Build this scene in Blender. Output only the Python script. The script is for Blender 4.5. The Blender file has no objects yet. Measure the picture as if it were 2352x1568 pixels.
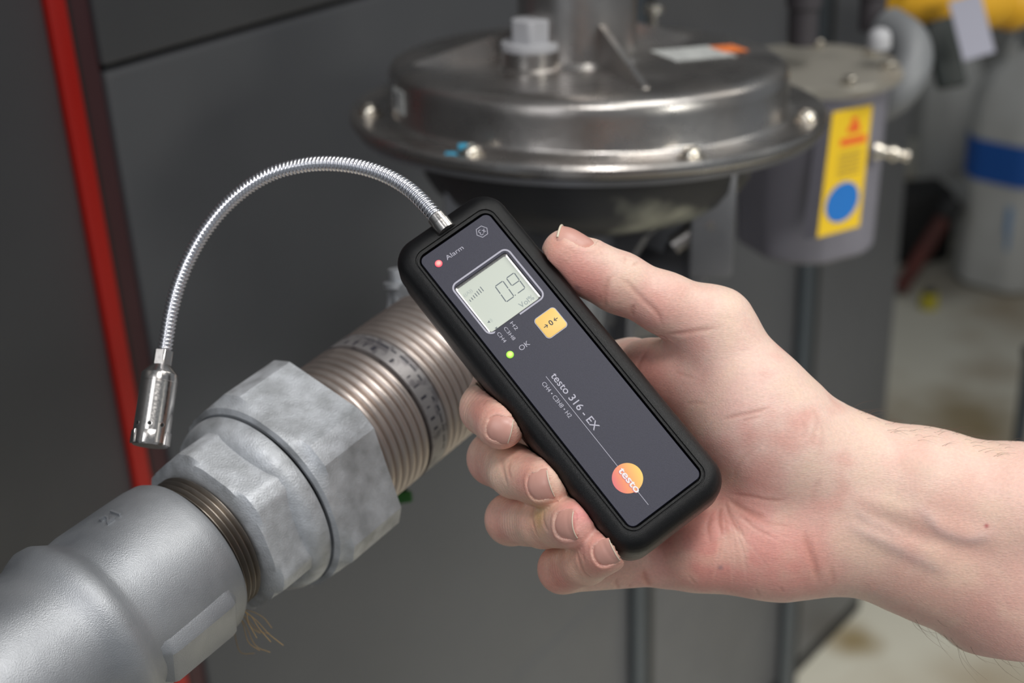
import bpy, bmesh, math, random
import numpy as np
from mathutils import Vector, Matrix
from mathutils.bvhtree import BVHTree
random.seed(7); np.random.seed(7)
COL = bpy.context.scene.collection
F = 3267.0                       # focal length in pixels of the 2352 px wide frame
CX, CY = 1176.0, 784.0
CAM_H = 1.368

def unit(v):
    v = np.asarray(v, float); return v / np.linalg.norm(v)
# camera attitude from the vanishing point of the verticals (camera axes: x right, y down, z forward)
DOWN = unit([(1480 - CX) / F, (7400 - CY) / F, 1.0])
UPc = -DOWN
FWc = unit(np.array([0, 0, 1.0]) - UPc * UPc[2])
RIc = np.cross(UPc, FWc) * -1.0
if RIc[0] < 0: RIc = -RIc
R_C2W = np.array([RIc, FWc, UPc])                 # rows: world axes in camera coordinates
CAM_LOC = np.array([0.0, 0.0, CAM_H])
def W(p):                                          # camera space (mm) -> world (m)
    p = np.asarray(p, float)
    return p @ R_C2W.T / 1000.0 + CAM_LOC
def Cc(w):                                         # world (m) -> camera space (mm)
    return (np.asarray(w, float) - CAM_LOC) @ R_C2W * 1000.0
def P(px, py, z):                                  # pixel + depth (mm) -> camera space (mm)
    return np.array([(px - CX) / F * z, (py - CY) / F * z, z])
def PW(px, py, z): return W(P(px, py, z))

# ---------------------------------------------------------------- camera
cd = bpy.data.cameras.new('camera'); cam = bpy.data.objects.new('camera', cd); COL.objects.link(cam)
cd.sensor_width = 36.0; cd.lens = F / 2352 * 36.0
cd.clip_start = 0.01; cd.clip_end = 50
m3 = np.array([R_C2W[:, 0], -R_C2W[:, 1], -R_C2W[:, 2]]).T
M = Matrix([[*m3[0], 0], [*m3[1], 0], [*m3[2], CAM_H], [0, 0, 0, 1]])
cam.matrix_world = M
cd.dof.use_dof = True; cd.dof.focus_distance = 0.452; cd.dof.aperture_fstop = 9.0
bpy.context.scene.camera = cam

# ---------------------------------------------------------------- world, lights, exposure
sc = bpy.context.scene
sc.view_settings.view_transform = 'Standard'; sc.view_settings.look = 'None'
sc.view_settings.gamma = 1.0; sc.view_settings.use_curve_mapping = False
sc.view_settings.exposure = 0.0
wd = bpy.data.worlds.new('world'); sc.world = wd; wd.use_nodes = True
bg = wd.node_tree.nodes['Background']; bg.inputs[0].default_value = (0.86, 0.93, 1.0, 1); bg.inputs[1].default_value = 0.225

def area(name, loc, target, size, power, color=(1, 1, 1), size_y=None):
    d = bpy.data.lights.new(name, 'AREA'); d.energy = power; d.color = color
    d.shape = 'RECTANGLE' if size_y else 'SQUARE'; d.size = size
    if size_y: d.size_y = size_y
    o = bpy.data.objects.new(name, d); COL.objects.link(o)
    o.location = loc
    o.rotation_euler = (Vector(target) - Vector(loc)).to_track_quat('-Z', 'Y').to_euler()
    return o
HANDW = W(P(1450, 900, 460))
area('ceiling_lamp', (0.22, -0.24, CAM_H + 1.15), HANDW, 0.42, 10.0, (1.0, 0.98, 0.95), 0.32)
area('front_left_fill', (-0.62, -0.55, CAM_H + 0.55), HANDW, 0.4, 4.2, (0.97, 0.98, 1.0), 1.0)  # added unseen fill from front left, brightens fingers and hand
ld = area('floor_fill', (0.75, 0.55, 2.55), (0.75, 0.75, 0.0), 0.7, 6.0, (1.0, 0.98, 0.93), 0.7); ld.data.spread = math.radians(110)  # added overhead fill, lights the floor so it brightens the lower casing
dl = area('casing_fill', (1.7, -0.5, 1.5), (0.45, 1.1, 0.1), 0.7, 9.0, (1.0, 0.98, 0.90), 0.9); dl.data.spread = math.radians(50)  # added narrow fill from the right, aimed at the lower casing
area('room_lamp', (1.7, 1.6, CAM_H + 1.3), (1.0, 2.4, 0.2), 0.9, 8.0, (1.0, 0.97, 0.9), 0.9)

# ---------------------------------------------------------------- materials
def new_mat(name):
    m = bpy.data.materials.new(name); m.use_nodes = True
    nt = m.node_tree; b = nt.nodes['Principled BSDF']
    return m, nt, b
def srgb(r, g, b):
    f = lambda c: (c / 255 / 12.92) if c / 255 <= 0.04045 else ((c / 255 + 0.055) / 1.055) ** 2.4
    return (f(r), f(g), f(b), 1)
def mat(name, col, rough=0.5, metal=0.0, noise=0.0, scale=40, bump=0.0, bscale=300, rvar=0.0, col2=None, stretch=None, coat=0, lo=0.35, hi=0.7, detail=5):
    """principled material; noise mixes col with col2 (own pigment / dirt), bump is fine relief"""
    m, nt, b = new_mat(name)
    b.inputs['Base Color'].default_value = col; b.inputs['Roughness'].default_value = rough
    b.inputs['Metallic'].default_value = metal
    if coat: b.inputs['Coat Weight'].default_value = coat
    tc = nt.nodes.new('ShaderNodeTexCoord'); mp = nt.nodes.new('ShaderNodeMapping')
    nt.links.new(tc.outputs['Object'], mp.inputs[0])
    if stretch: mp.inputs['Scale'].default_value = stretch
    if noise > 0:
        n = nt.nodes.new('ShaderNodeTexNoise'); n.inputs['Scale'].default_value = scale; n.inputs['Detail'].default_value = detail
        nt.links.new(mp.outputs[0], n.inputs['Vector'])
        r = nt.nodes.new('ShaderNodeMapRange'); r.inputs[1].default_value = lo; r.inputs[2].default_value = hi
        r.inputs[3].default_value = 0; r.inputs[4].default_value = noise
        nt.links.new(n.outputs[0], r.inputs[0])
        mx = nt.nodes.new('ShaderNodeMix'); mx.data_type = 'RGBA'
        nt.links.new(r.outputs[0], mx.inputs[0]); mx.inputs[6].default_value = col
        mx.inputs[7].default_value = col2 if col2 else tuple([c * 0.5 for c in col[:3]] + [1])
        nt.links.new(mx.outputs[2], b.inputs['Base Color'])
    if rvar > 0:
        n2 = nt.nodes.new('ShaderNodeTexNoise'); n2.inputs['Scale'].default_value = scale * 2.3; n2.inputs['Detail'].default_value = 6
        nt.links.new(mp.outputs[0], n2.inputs['Vector'])
        r2 = nt.nodes.new('ShaderNodeMapRange'); r2.inputs[1].default_value = .3; r2.inputs[2].default_value = .7
        r2.inputs[3].default_value = max(0.02, rough - rvar); r2.inputs[4].default_value = min(1, rough + rvar)
        nt.links.new(n2.outputs[0], r2.inputs[0]); nt.links.new(r2.outputs[0], b.inputs['Roughness'])
    if bump > 0:
        n3 = nt.nodes.new('ShaderNodeTexNoise'); n3.inputs['Scale'].default_value = bscale; n3.inputs['Detail'].default_value = 4
        nt.links.new(mp.outputs[0], n3.inputs['Vector'])
        bp = nt.nodes.new('ShaderNodeBump'); bp.inputs['Strength'].default_value = bump; bp.inputs['Distance'].default_value = 0.0006
        nt.links.new(n3.outputs[0], bp.inputs['Height']); nt.links.new(bp.outputs[0], b.inputs['Normal'])
    return m
def emit(name, col, strength, edge=None, centre=None, radius=1):
    m, nt, b = new_mat(name)
    b.inputs['Base Color'].default_value = (.02, .02, .02, 1)
    b.inputs['Emission Color'].default_value = col; b.inputs['Emission Strength'].default_value = strength
    if edge:
        g = nt.nodes.new('ShaderNodeTexCoord'); v = nt.nodes.new('ShaderNodeVectorMath'); v.operation = 'DISTANCE'
        nt.links.new(g.outputs['Object'], v.inputs[0]); v.inputs[1].default_value = centre
        r = nt.nodes.new('ShaderNodeMapRange'); r.inputs[1].default_value = radius * .3; r.inputs[2].default_value = radius * .95
        nt.links.new(v.outputs['Value'], r.inputs[0])
        mx = nt.nodes.new('ShaderNodeMix'); mx.data_type = 'RGBA'; mx.inputs[6].default_value = col; mx.inputs[7].default_value = edge
        nt.links.new(r.outputs[0], mx.inputs[0]); nt.links.new(mx.outputs[2], b.inputs['Emission Color'])
    return m

# ---------------------------------------------------------------- object helpers
ROOT = {}
def root_loc(o):
    while o.parent: o = o.parent
    return np.array(o.location)
def thing(name, label, cat, loc_w, group=None):
    o = bpy.data.objects.new(name, None); COL.objects.link(o)
    o.location = tuple(loc_w); o.empty_display_size = 0.02
    o['label'] = label; o['category'] = cat
    if group: o['group'] = group
    return o
def mesh_obj(name, verts_w, faces, material, parent=None, smooth=None, label=None, kind=None, loc=None):
    vw = np.asarray(verts_w, float)
    base = root_loc(parent) if parent is not None else (np.array(loc) if loc is not None else vw.mean(axis=0))
    me = bpy.data.meshes.new(name)
    me.from_pydata((vw - base).tolist(), [], [tuple(int(i) for i in f) for f in faces])
    me.update()
    if len(vw) < 60000:
        bm = bmesh.new(); bm.from_mesh(me); bmesh.ops.recalc_face_normals(bm, faces=bm.faces[:]); bm.to_mesh(me); bm.free()
    if smooth is not None:
        me.polygons.foreach_set('use_smooth', [True] * len(me.polygons))
        if smooth < 179: me.set_sharp_from_angle(angle=math.radians(smooth))
    o = bpy.data.objects.new(name, me); COL.objects.link(o)
    me.materials.append(material)
    if parent is not None: o.parent = parent
    else: o.location = tuple(base)
    if label: o['label'] = label
    if kind: o['kind'] = kind
    return o
def cobj(name, verts_c, faces, material, parent=None, **k):        # vertices given in camera space mm
    return mesh_obj(name, W(np.asarray(verts_c)), faces, material, parent, **k)

def frame(axis, up=(0, -1, 0)):
    a = unit(axis); u = np.array(up, float); u = unit(u - a * (a @ u)); v = np.cross(a, u)
    return a, u, v
def revolve(prof, org, axis, seg=64, up=(0, -1, 0), rfun=None, cap0=True, cap1=True, a0=0.0):
    """prof: list of (t, r) along axis; rfun(theta, t, r) -> radius.  Returns verts, faces"""
    a, u, v = frame(axis, up); org = np.asarray(org, float)
    V = []; Fc = []
    th = np.arange(seg) / seg * 2 * math.pi + a0
    for (t, r) in prof:
        rr = np.array([rfun(x, t, r) for x in th]) if rfun else np.full(seg, r)
        V += (org + a * t + np.outer(np.cos(th) * rr, u) + np.outer(np.sin(th) * rr, v)).tolist()
    n = len(prof)
    for i in range(n - 1):
        for j in range(seg):
            k = (j + 1) % seg
            Fc.append((i * seg + j, i * seg + k, (i + 1) * seg + k, (i + 1) * seg + j))
    if cap0: Fc.append(tuple(range(seg - 1, -1, -1)))
    if cap1: Fc.append(tuple(range((n - 1) * seg, n * seg)))
    return V, Fc
def join(*parts):
    V = []; Fc = []
    for v, f in parts:
        b = len(V); V += [list(x) for x in v]; Fc += [tuple(i + b for i in q) for q in f]
    return V, Fc
def tube(path, r, seg=16, cap=True, closed=False):
    path = [np.asarray(p, float) for p in path]; n = len(path)
    V = []; Fc = []
    rr = r if hasattr(r, '__len__') else [r] * n
    up = None
    for i, p in enumerate(path):
        d = unit(path[min(i + 1, n - 1)] - path[max(i - 1, 0)])
        if up is None:
            up = np.array([0, 0, 1.0]) if abs(d[2]) < .9 else np.array([1.0, 0, 0])
        up = unit(up - d * (up @ d)); s = np.cross(d, up)
        for j in range(seg):
            th = 2 * math.pi * j / seg
            V.append(p + rr[i] * (math.cos(th) * up + math.sin(th) * s))
    for i in range(n - 1):
        for j in range(seg):
            k = (j + 1) % seg
            Fc.append((i * seg + j, i * seg + k, (i + 1) * seg + k, (i + 1) * seg + j))
    if cap: Fc.append(tuple(range(seg - 1, -1, -1))); Fc.append(tuple(range((n - 1) * seg, n * seg)))
    return V, Fc
def catmull(pts, n):
    pts = np.array(pts, float); m = len(pts)
    pp = np.vstack([2 * pts[0] - pts[1], pts, 2 * pts[-1] - pts[-2]])
    out = []
    for q in np.linspace(0, m - 1, n):
        i = min(int(q), m - 2); t = q - i
        p0, p1, p2, p3 = pp[i], pp[i + 1], pp[i + 2], pp[i + 3]
        out.append(.5 * ((2 * p1) + (-p0 + p2) * t + (2 * p0 - 5 * p1 + 4 * p2 - p3) * t * t + (-p0 + 3 * p1 - 3 * p2 + p3) * t ** 3))
    return np.array(out)
def box(o, ex, ey, ez, hx, hy, hz, bev=0.0, seg=2):
    """box centred at o with half sizes along the unit axes ex, ey, ez; bevelled"""
    bm = bmesh.new()
    bmesh.ops.create_cube(bm, size=2.0)
    for v in bm.verts: v.co = Vector((v.co.x * hx, v.co.y * hy, v.co.z * hz))
    if bev > 0: bmesh.ops.bevel(bm, geom=bm.edges[:] , offset=bev, segments=seg, profile=.5, affect='EDGES')
    bm.verts.ensure_lookup_table()
    A = np.array([ex, ey, ez], float); o = np.asarray(o, float)
    V = [(o + np.array(v.co) @ A).tolist() for v in bm.verts]
    Fc = [tuple(v.index for v in f.verts) for f in bm.faces]
    bm.free()
    return V, Fc
def rrect(hx, hy, r, k=8, cx=0.0, cy=0.0):
    """rounded rectangle ring, 4*(k+1) points, starts at +x +y corner"""
    r = max(min(r, hx - 1e-4, hy - 1e-4), 1e-3); out = []
    for (sx, sy, a) in ((1, 1, 0), (-1, 1, 90), (-1, -1, 180), (1, -1, 270)):
        for i in range(k + 1):
            t = math.radians(a + 90 * i / k)
            out.append((cx + sx * (hx - r) + r * math.cos(t), cy + sy * (hy - r) + r * math.sin(t)))
    return out
def loft(rings, cap0=True, cap1=True):
    V = []; Fc = []; n = len(rings[0])
    for r in rings: V += [list(p) for p in r]
    for i in range(len(rings) - 1):
        for j in range(n):
            k = (j + 1) % n
            Fc.append((i * n + j, i * n + k, (i + 1) * n + k, (i + 1) * n + j))
    if cap0: Fc.append(tuple(range(n - 1, -1, -1)))
    if cap1: Fc.append(tuple(range((len(rings) - 1) * n, len(rings) * n)))
    return V, Fc
_tc = {}
def text_geo(s, size=1.0, bold=0.0, ext=0.02, spacing=1.0, align='LEFT'):
    """mesh of a text in its own x,y plane (Blender's built-in font)"""
    key = (s, size, bold, ext, spacing, align)
    if key in _tc: return _tc[key]
    cu = bpy.data.curves.new('t', 'FONT'); cu.body = s; cu.size = size; cu.offset = bold; cu.extrude = ext
    cu.space_character = spacing; cu.align_x = align; cu.resolution_u = 4
    ob = bpy.data.objects.new('t', cu); COL.objects.link(ob)
    dg = bpy.context.evaluated_depsgraph_get()
    me = bpy.data.meshes.new_from_object(ob.evaluated_get(dg))
    V = [tuple(v.co) for v in me.vertices]; Fc = [tuple(p.vertices) for p in me.polygons]
    bpy.data.objects.remove(ob); bpy.data.curves.remove(cu); bpy.data.meshes.remove(me)
    _tc[key] = (V, Fc); return V, Fc
# ================================================================= the setting: floor, back wall, boiler casing
M_floor = mat('concrete_floor', srgb(166, 163, 152), 0.75, noise=0.9, scale=2.2, col2=srgb(112, 92, 62), bump=.3, bscale=60, lo=.48, hi=.72)
M_wall = mat('plaster_wall', srgb(128, 128, 126), 0.85, noise=.25, scale=3)
M_panel = mat('grey_powder_coat', srgb(68, 69, 72), 0.42, noise=.2, scale=6, bump=.08, bscale=1500, rvar=.05)
M_red = mat('red_powder_coat', srgb(152, 17, 7), 0.42, bump=.05, bscale=700)
M_darkred = mat('dark_maroon_gap', srgb(58, 30, 34), 0.55)
M_dark = mat('black_gap', srgb(14, 14, 15), 0.7)
M_rail = mat('slate_blue_rail', srgb(50, 56, 62), 0.5, noise=.3, scale=9)

fl = 4.5
def quad_box(name, x0, x1, y0, y1, z0, z1, m, kind='structure'):
    V, Fc = box(((x0 + x1) / 2, (y0 + y1) / 2, (z0 + z1) / 2), (1, 0, 0), (0, 1, 0), (0, 0, 1), (x1 - x0) / 2, (y1 - y0) / 2, (z1 - z0) / 2)
    o = mesh_obj(name, V, Fc, m, loc=((x0 + x1) / 2, (y0 + y1) / 2, z0)); o['kind'] = kind; return o
def floor_stains(m, spots):                              # rusty stains soaked into the concrete
    nt = m.node_tree; b = nt.nodes['Principled BSDF']; src = b.inputs['Base Color'].links[0].from_socket
    tc = nt.nodes.new('ShaderNodeTexCoord'); nz = nt.nodes.new('ShaderNodeTexNoise'); nz.inputs['Scale'].default_value = 14
    nt.links.new(tc.outputs['Object'], nz.inputs['Vector'])
    for (x, y, r, w, c) in spots:
        d = nt.nodes.new('ShaderNodeVectorMath'); d.operation = 'DISTANCE'; nt.links.new(tc.outputs['Object'], d.inputs[0]); d.inputs[1].default_value = (x - .6, y - 1.75, .1)
        ad = nt.nodes.new('ShaderNodeMath'); ad.operation = 'MULTIPLY_ADD'; nt.links.new(nz.outputs[0], ad.inputs[0]); ad.inputs[1].default_value = r * .9; nt.links.new(d.outputs['Value'], ad.inputs[2])
        mr = nt.nodes.new('ShaderNodeMapRange'); mr.inputs[1].default_value = r * .7; mr.inputs[2].default_value = r * 1.6; mr.inputs[3].default_value = w; mr.inputs[4].default_value = 0
        nt.links.new(ad.outputs[0], mr.inputs[0])
        mx = nt.nodes.new('ShaderNodeMix'); mx.data_type = 'RGBA'; nt.links.new(mr.outputs[0], mx.inputs[0]); nt.links.new(src, mx.inputs[6]); mx.inputs[7].default_value = c; src = mx.outputs[2]
    nt.links.new(src, b.inputs['Base Color'])
def _rf(px, py):
    d = R_C2W @ np.array([(px - CX) / F, (py - CY) / F, 1.0]); t = -CAM_H / d[2]; return CAM_LOC + d * t
_s = [_rf(1955, 1468), _rf(2225, 955), _rf(2160, 640), _rf(2270, 850)]
floor_stains(M_floor, [(_s[0][0], _s[0][1], .05, .8, srgb(104, 84, 34)), (_s[1][0], _s[1][1], .12, .75, srgb(104, 88, 54)), (_s[2][0], _s[2][1], .16, .6, srgb(70, 60, 48)), (_s[3][0], _s[3][1], .08, .5, srgb(110, 92, 66))])
quad_box('floor', -3, 4.2, -1.0, fl, -0.1, 0, M_floor)
quad_box('wall_back', -3, 4.2, 4.0, 4.1, 0, 2.6, M_wall)

# boiler casing: a long vertical face receding to the right, seen left of and behind the regulator
def horiz_dir(px, py):                                   # world direction of a vanishing point, flattened
    d = R_C2W @ np.array([(px - CX) / F, (py - CY) / F, 1.0]); d[2] = 0; return unit(d)
PD = horiz_dir(4250, -930)                              # direction along the casing face
PN = np.array([PD[1], -PD[0], 0.0])                     # outward normal, towards the camera
if PN @ (CAM_LOC - PW(220, 700, 900)) < 0: PN = -PN
PZ = np.array([0, 0, 1.0])
S0 = PW(190, 400, 900); S0[2] = 0                       # foot of the seam line by the red strip
def hit_panel(px, py):                                  # pixel -> (s along face, height)
    d = R_C2W @ np.array([(px - CX) / F, (py - CY) / F, 1.0])
    t = ((S0 - CAM_LOC) @ PN) / (d @ PN); w = CAM_LOC + d * t
    return (w - S0) @ PD, w[2]
boiler = thing('boiler_casing', 'tall dark grey sheet metal casing with a red corner strip, behind the pipes', 'boiler', S0)
sA, _ = hit_panel(262, 300)
_, zs = hit_panel(300, 143)
sE, _ = hit_panel(2052, 760)
def panel(name, s0, s1, z0, z1, off=0.0, th=0.02, m=M_panel, bev=.003):
    c = S0 + PD * (s0 + s1) / 2 + PN * (off - th / 2) + PZ * (z0 + z1) / 2
    V, Fc = box(c, PD, PN, PZ, (s1 - s0) / 2, th / 2, (z1 - z0) / 2, bev)
    return mesh_obj(name, V, Fc, m, boiler, smooth=30)
panel('upper_panel', sA, sE, zs + .0016, 2.0)
panel('lower_panel', sA, sE, .045, zs - .0016, bev=.005)
panel('backing', sA - .05, sE - .004, .02, 1.99, off=-.018, th=.2, m=M_dark, bev=0)
panel('plinth', sA, sE - .01, 0, .042, off=-.012, m=M_dark, bev=0)
sL, _ = hit_panel(192, 300)
panel('corner_recess', sL - .03, sA - .0005, 0, 2.0, off=-.003, th=.01, m=M_darkred, bev=.001)
panel('recess_black_gap', sL - .03, sL + .007, 0, 1.99, off=-.001, th=.01, m=M_dark, bev=0)  # black strip between the red strip and the maroon recess
s0r, _ = hit_panel(112, 100); s1r, _ = hit_panel(158, 100)
panel('red_strip', s0r, s1r, 0, 2.0, off=.006, th=.02, m=M_red, bev=.002)
# left face of the casing, turned a little towards the camera
PD2 = unit(PD * math.cos(math.radians(38)) + PN * math.sin(math.radians(-38)) * -1)
c0 = S0 + PD * s0r
PDl = unit(-PD * math.cos(math.radians(20)) + PN * math.sin(math.radians(20)))
PNl = np.cross(PDl, PZ); PNl = PNl if PNl @ (CAM_LOC - c0) > 0 else -PNl
V, Fc = box(c0 + PDl * .35 - PNl * .008 + PZ * 1.0, PDl, PNl, PZ, .349, .01, 1.0, .002)
mesh_obj('side_panel', V, Fc, M_panel, boiler, smooth=30)

# upright slate rails standing in front of the casing
def rail(px, py, w, label, off):
    s, _ = hit_panel(px, py)
    c = S0 + PD * s + PN * off
    t = thing('upright_rail', label, 'rail', (c[0], c[1], 0), 'slate uprights in front of the grey casing')
    V, Fc = box((c[0], c[1], .75), PD, PN, PZ, w, .004, .75, .0015)
    mesh_obj('web', V, Fc, M_rail, t, smooth=30)
    V, Fc = box(np.array((c[0], c[1], .75)) + PD * (w + .008) - PN * .001, PD, PN, PZ, .0075, .003, .75, .001)
    mesh_obj('edge_shade_strip', V, Fc, M_dark, t, smooth=30)  # black strip stands in for the shadow along the rail's right side
    V, Fc = box((c[0], c[1], .004), PD, PN, PZ, w * 1.8, .0055, .004, .001)
    mesh_obj('foot_plate', V, Fc, M_rail, t, smooth=30)
rail(1456, 1450, .012, 'slate blue upright rail below the device, left of the other rail', .006)
rail(1838, 740, .015, 'slate blue upright rail under the filter with the yellow sticker', .006)

# long diagonal crease low on the casing = pressed stiffening bead
s0, z0 = hit_panel(1180, 1560); s1, z1 = hit_panel(1380, 1365)
V, Fc = tube([S0 + PD * s0 + PZ * z0 - PN * .0008, S0 + PD * (s1 + .1) + PZ * z1 - PN * .0008], .0022, 10)
mesh_obj('pressed_bead', V, Fc, M_panel, boiler, smooth=60)
# ================================================================= gas leak detector
M_case = mat('black_soft_plastic', srgb(11, 11, 13), 0.34, bump=.3, bscale=6500, rvar=.05, scale=600)
M_case.node_tree.nodes['Principled BSDF'].inputs['Specular IOR Level'].default_value = .36
M_plate = mat('dark_blue_grey_foil', srgb(30, 30, 50), 0.5, noise=.5, scale=3200, col2=srgb(46, 46, 68), bump=.12, bscale=5000)
M_print = mat('light_grey_print', srgb(178, 176, 190), .5)
M_white = mat('white_print', srgb(240, 236, 236), .5)
M_lcd = mat('pale_green_lcd', srgb(194, 201, 189), .35)
M_seg = mat('grey_lcd_segment', srgb(82, 94, 102), .4)
M_segf = mat('faint_lcd_segment', srgb(168, 178, 174), .4)
M_yel = mat('yellow_button', srgb(250, 206, 112), .45)
M_ink = mat('dark_ink', srgb(52, 50, 58), .5)
M_steel = mat('bright_chrome', srgb(235, 235, 240), .2, 1.0, rvar=.05, scale=700)
M_steel2 = mat('turned_steel', srgb(205, 200, 196), .2, 1.0, rvar=.06, scale=500)

def dev_pose():
    Q = (np.array([(961.9, 597), (1118.6, 486.7), (1612.9, 1090.4), (1451, 1215.4)]) - [CX, CY]) / F
    A = []
    for (x, y), (u, v) in zip([(0, 0), (1, 0), (1, 1), (0, 1)], Q):
        A.append([x, y, 1, 0, 0, 0, -u * x, -u * y, -u]); A.append([0, 0, 0, x, y, 1, -v * x, -v * y, -v])
    H = np.linalg.svd(np.array(A))[2][-1].reshape(3, 3); H /= H[2, 2]
    a, b, t = H.T
    s = 112.0 / np.linalg.norm(b)
    o = (t + a / 2 + b / 2) * s
    v = unit(b); n = unit(np.cross(a, b)); n = -n if n[2] > 0 else n
    u = unit(np.cross(v, n)); u = -u if u @ a < 0 else u
    return o, u, v, n
DO, DU, DV, DN = dev_pose()
def D(u, v, n): return DO + DU * u + DV * v + DN * n
def duv(px, py, n=0.0):
    d = np.array([(px - CX) / F, (py - CY) / F, 1.0]); t = ((DO + DN * n) @ DN) / (d @ DN); w = d * t - DO
    return float(w @ DU), float(w @ DV)
def drings(rings, **k):
    V, Fc = loft([[tuple(D(x, y, n)) for (x, y) in rr] for rr, n in rings], **k)
    return V, Fc
HX, HY, TH = 21.1, 64.4, 24.0       # outer half width, half length, thickness
CV = -0.7                            # centre offset along the length
det = thing('gas_detector', 'slim black handheld gas detector with a small screen and a metal gooseneck probe', 'gas detector', W(D(0, 0, -12)))
def ring(ins, n, R=9.0):
    f = ins / 6.2; return (rrect(HX - (HX - 14.4) * f, HY - (HY - 56.4) * f, R - ins * .95, 10, 0, CV * (1 - f)), n)
V, Fc = drings([ring(3.2, -TH), ring(1.6, -TH + .5), ring(.9, -TH + 1.6), ring(.5, -13.4), ring(.5, -13.0)], cap1=True)
cobj('back_shell', V, Fc, M_case, det, smooth=40)
V, Fc = drings([ring(.9, -13.0), ring(.9, -12.6), ring(0, -12.6), ring(0, -6.0), ring(.22, -4.2), ring(.8, -2.6), ring(1.7, -1.4), ring(2.9, -.55), ring(4.2, -.1), ring(4.9, 0),
                ring(5.0, -.5), ring(5.25, -.5), ring(5.35, 0.05), ring(5.95, .05), ring(6.1, -.9), ring(6.3, -2.2)], cap1=True)
cobj('front_shell', V, Fc, M_case, det, smooth=40)
# face plate with a window for the display
PHX, PHY = 14.0, 56.0
wc = [duv(*p) for p in ((1045.5, 663), (1159, 577), (1243, 679), (1127.7, 768))]
wx0 = (wc[0][0] + wc[3][0]) / 2; wx1 = (wc[1][0] + wc[2][0]) / 2; wy0 = (wc[0][1] + wc[1][1]) / 2; wy1 = (wc[2][1] + wc[3][1]) / 2
WC = ((wx0 + wx1) / 2, (wy0 + wy1) / 2); WHX = (wx1 - wx0) / 2; WHY = (wy1 - wy0) / 2
def pring(ins, n): return (rrect(PHX - ins, PHY - ins, 2.2 - ins * .5, 10), n)
def wring(ins, n): return (rrect(WHX - ins, WHY - ins, .9, 10, *WC), n)
V, Fc = drings([pring(0, -.9), pring(0, -.22), pring(.12, -.1), wring(-.15, -.1), wring(-.05, -.2), wring(0, -1.2)], cap0=False, cap1=False)
plate = cobj('face_plate', V, Fc, M_plate, det, smooth=35)
V, Fc = drings([wring(.0, -.3), wring(.02, -1.1), wring(.5, -1.25), wring(.5, -1.4)], cap0=False, cap1=False)
cobj('screen_bezel', V, Fc, M_steel2, det, smooth=30)
V, Fc = drings([wring(.1, -1.5), wring(.1, -1.32)], cap0=True, cap1=True)
lcd = cobj('display', V, Fc, M_lcd, det, label='pale green liquid crystal display reading 0.9 Vol%')
LZ = -1.31
def dtext(s, p0, p1, cap, m, parent, name='lettering', n=-.1, bold=0.0, ext=.02, lift=.02, n_off=None, spacing=1.0, dist=None):
    """lettering on the face: baseline from pixel p0 towards pixel p1, cap height in mm; width fitted to p0-p1"""
    a = np.array(duv(*p0, n)); b = np.array(duv(*p1, n)); L = np.linalg.norm(b - a)
    e = (b - a) / L
    # snap to the device axes, up vector is the side away from the reader's feet
    e = np.array([1.0, 0]) if abs(e[0]) > abs(e[1]) else np.array([0, 1.0])
    up = np.array([0, -1.0]) if e[0] == 1 else np.array([1.0, 0])
    V, Fc = text_geo(s, 1.0, bold, 0.0)
    va = np.array(V); w = va[:, 0].max() - va[:, 0].min(); x0 = va[:, 0].min()
    H, _ = text_geo('H', 1.0, 0, 0.0); h = max(q[1] for q in H)
    sx = L / w; sy = cap / h
    out = []
    for q in va:
        uv = a + e * ((q[0] - x0) * sx) + up * (q[1] * sy)
        out.append(D(uv[0], uv[1], n + lift))
    return cobj(name, out, Fc, m, parent)
dtext('testo 316 - EX', (1264, 863), (1365, 989), 2.35, M_print, plate, bold=.008)
dtext('CH4 \u2022 C3H8 \u2022 H2', (1243.5, 881), (1307, 960), 1.35, M_print, plate)
dtext('Alarm', (1027.5, 597.5), (1065, 570), 1.55, M_print, plate)
dtext('OK', (1197, 806), (1218, 790), 1.7, M_print, plate)
dtext('H2', (1171, 742), (1186, 757.5), 1.15, M_print, plate)
dtext('C3H8', (1156, 754), (1182.5, 778.5), 1.15, M_print, plate)
dtext('CH4', (1140.5, 766), (1161.5, 784), 1.15, M_print, plate)
def dquad(name, uvs, m, parent, n=-.08, th=0.03):
    k = len(uvs); V = [D(u, v, n) for u, v in uvs] + [D(u, v, n + th) for u, v in uvs]
    Fc = [tuple(range(k, 2 * k)), tuple(range(k - 1, -1, -1))] + [(i, (i + 1) % k, k + (i + 1) % k, k + i) for i in range(k)]
    return cobj(name, V, Fc, m, parent)
def dstroke(name, pts, w, m, parent, n=-.08, closed=False):
    pts = [np.array(p, float) for p in pts]; V = []; Fc = []; k = len(pts)
    for i, p in enumerate(pts):
        a = pts[(i - 1) % k] if closed or i > 0 else p; b = pts[(i + 1) % k] if closed or i < k - 1 else p
        d = unit(b - a); s = np.array([-d[1], d[0]]) * w / 2
        V += [D(*(p + s), n), D(*(p - s), n)]
    for i in range(k if closed else k - 1):
        j = (i + 1) % k; Fc.append((2 * i, 2 * i + 1, 2 * j + 1, 2 * j))
    return cobj(name, V, Fc, m, parent)
# fine rule through the logo
r0 = duv(1254, 864); r1 = duv(1489, 1159); lc = duv(1441.3, 1097.7); ux = (r0[0] + r1[0]) / 2
LR = 4.85
dh = math.sqrt(max(LR ** 2 - (lc[0] - ux) ** 2, .1))
dstroke('printed_rule', [(r0[0], r0[1]), (r0[0] * .3 + ux * .7, lc[1] - dh)], .17, M_print, plate)
dstroke('printed_rule', [(ux, lc[1] + dh), (ux, r1[1])], .17, M_print, plate)
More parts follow.
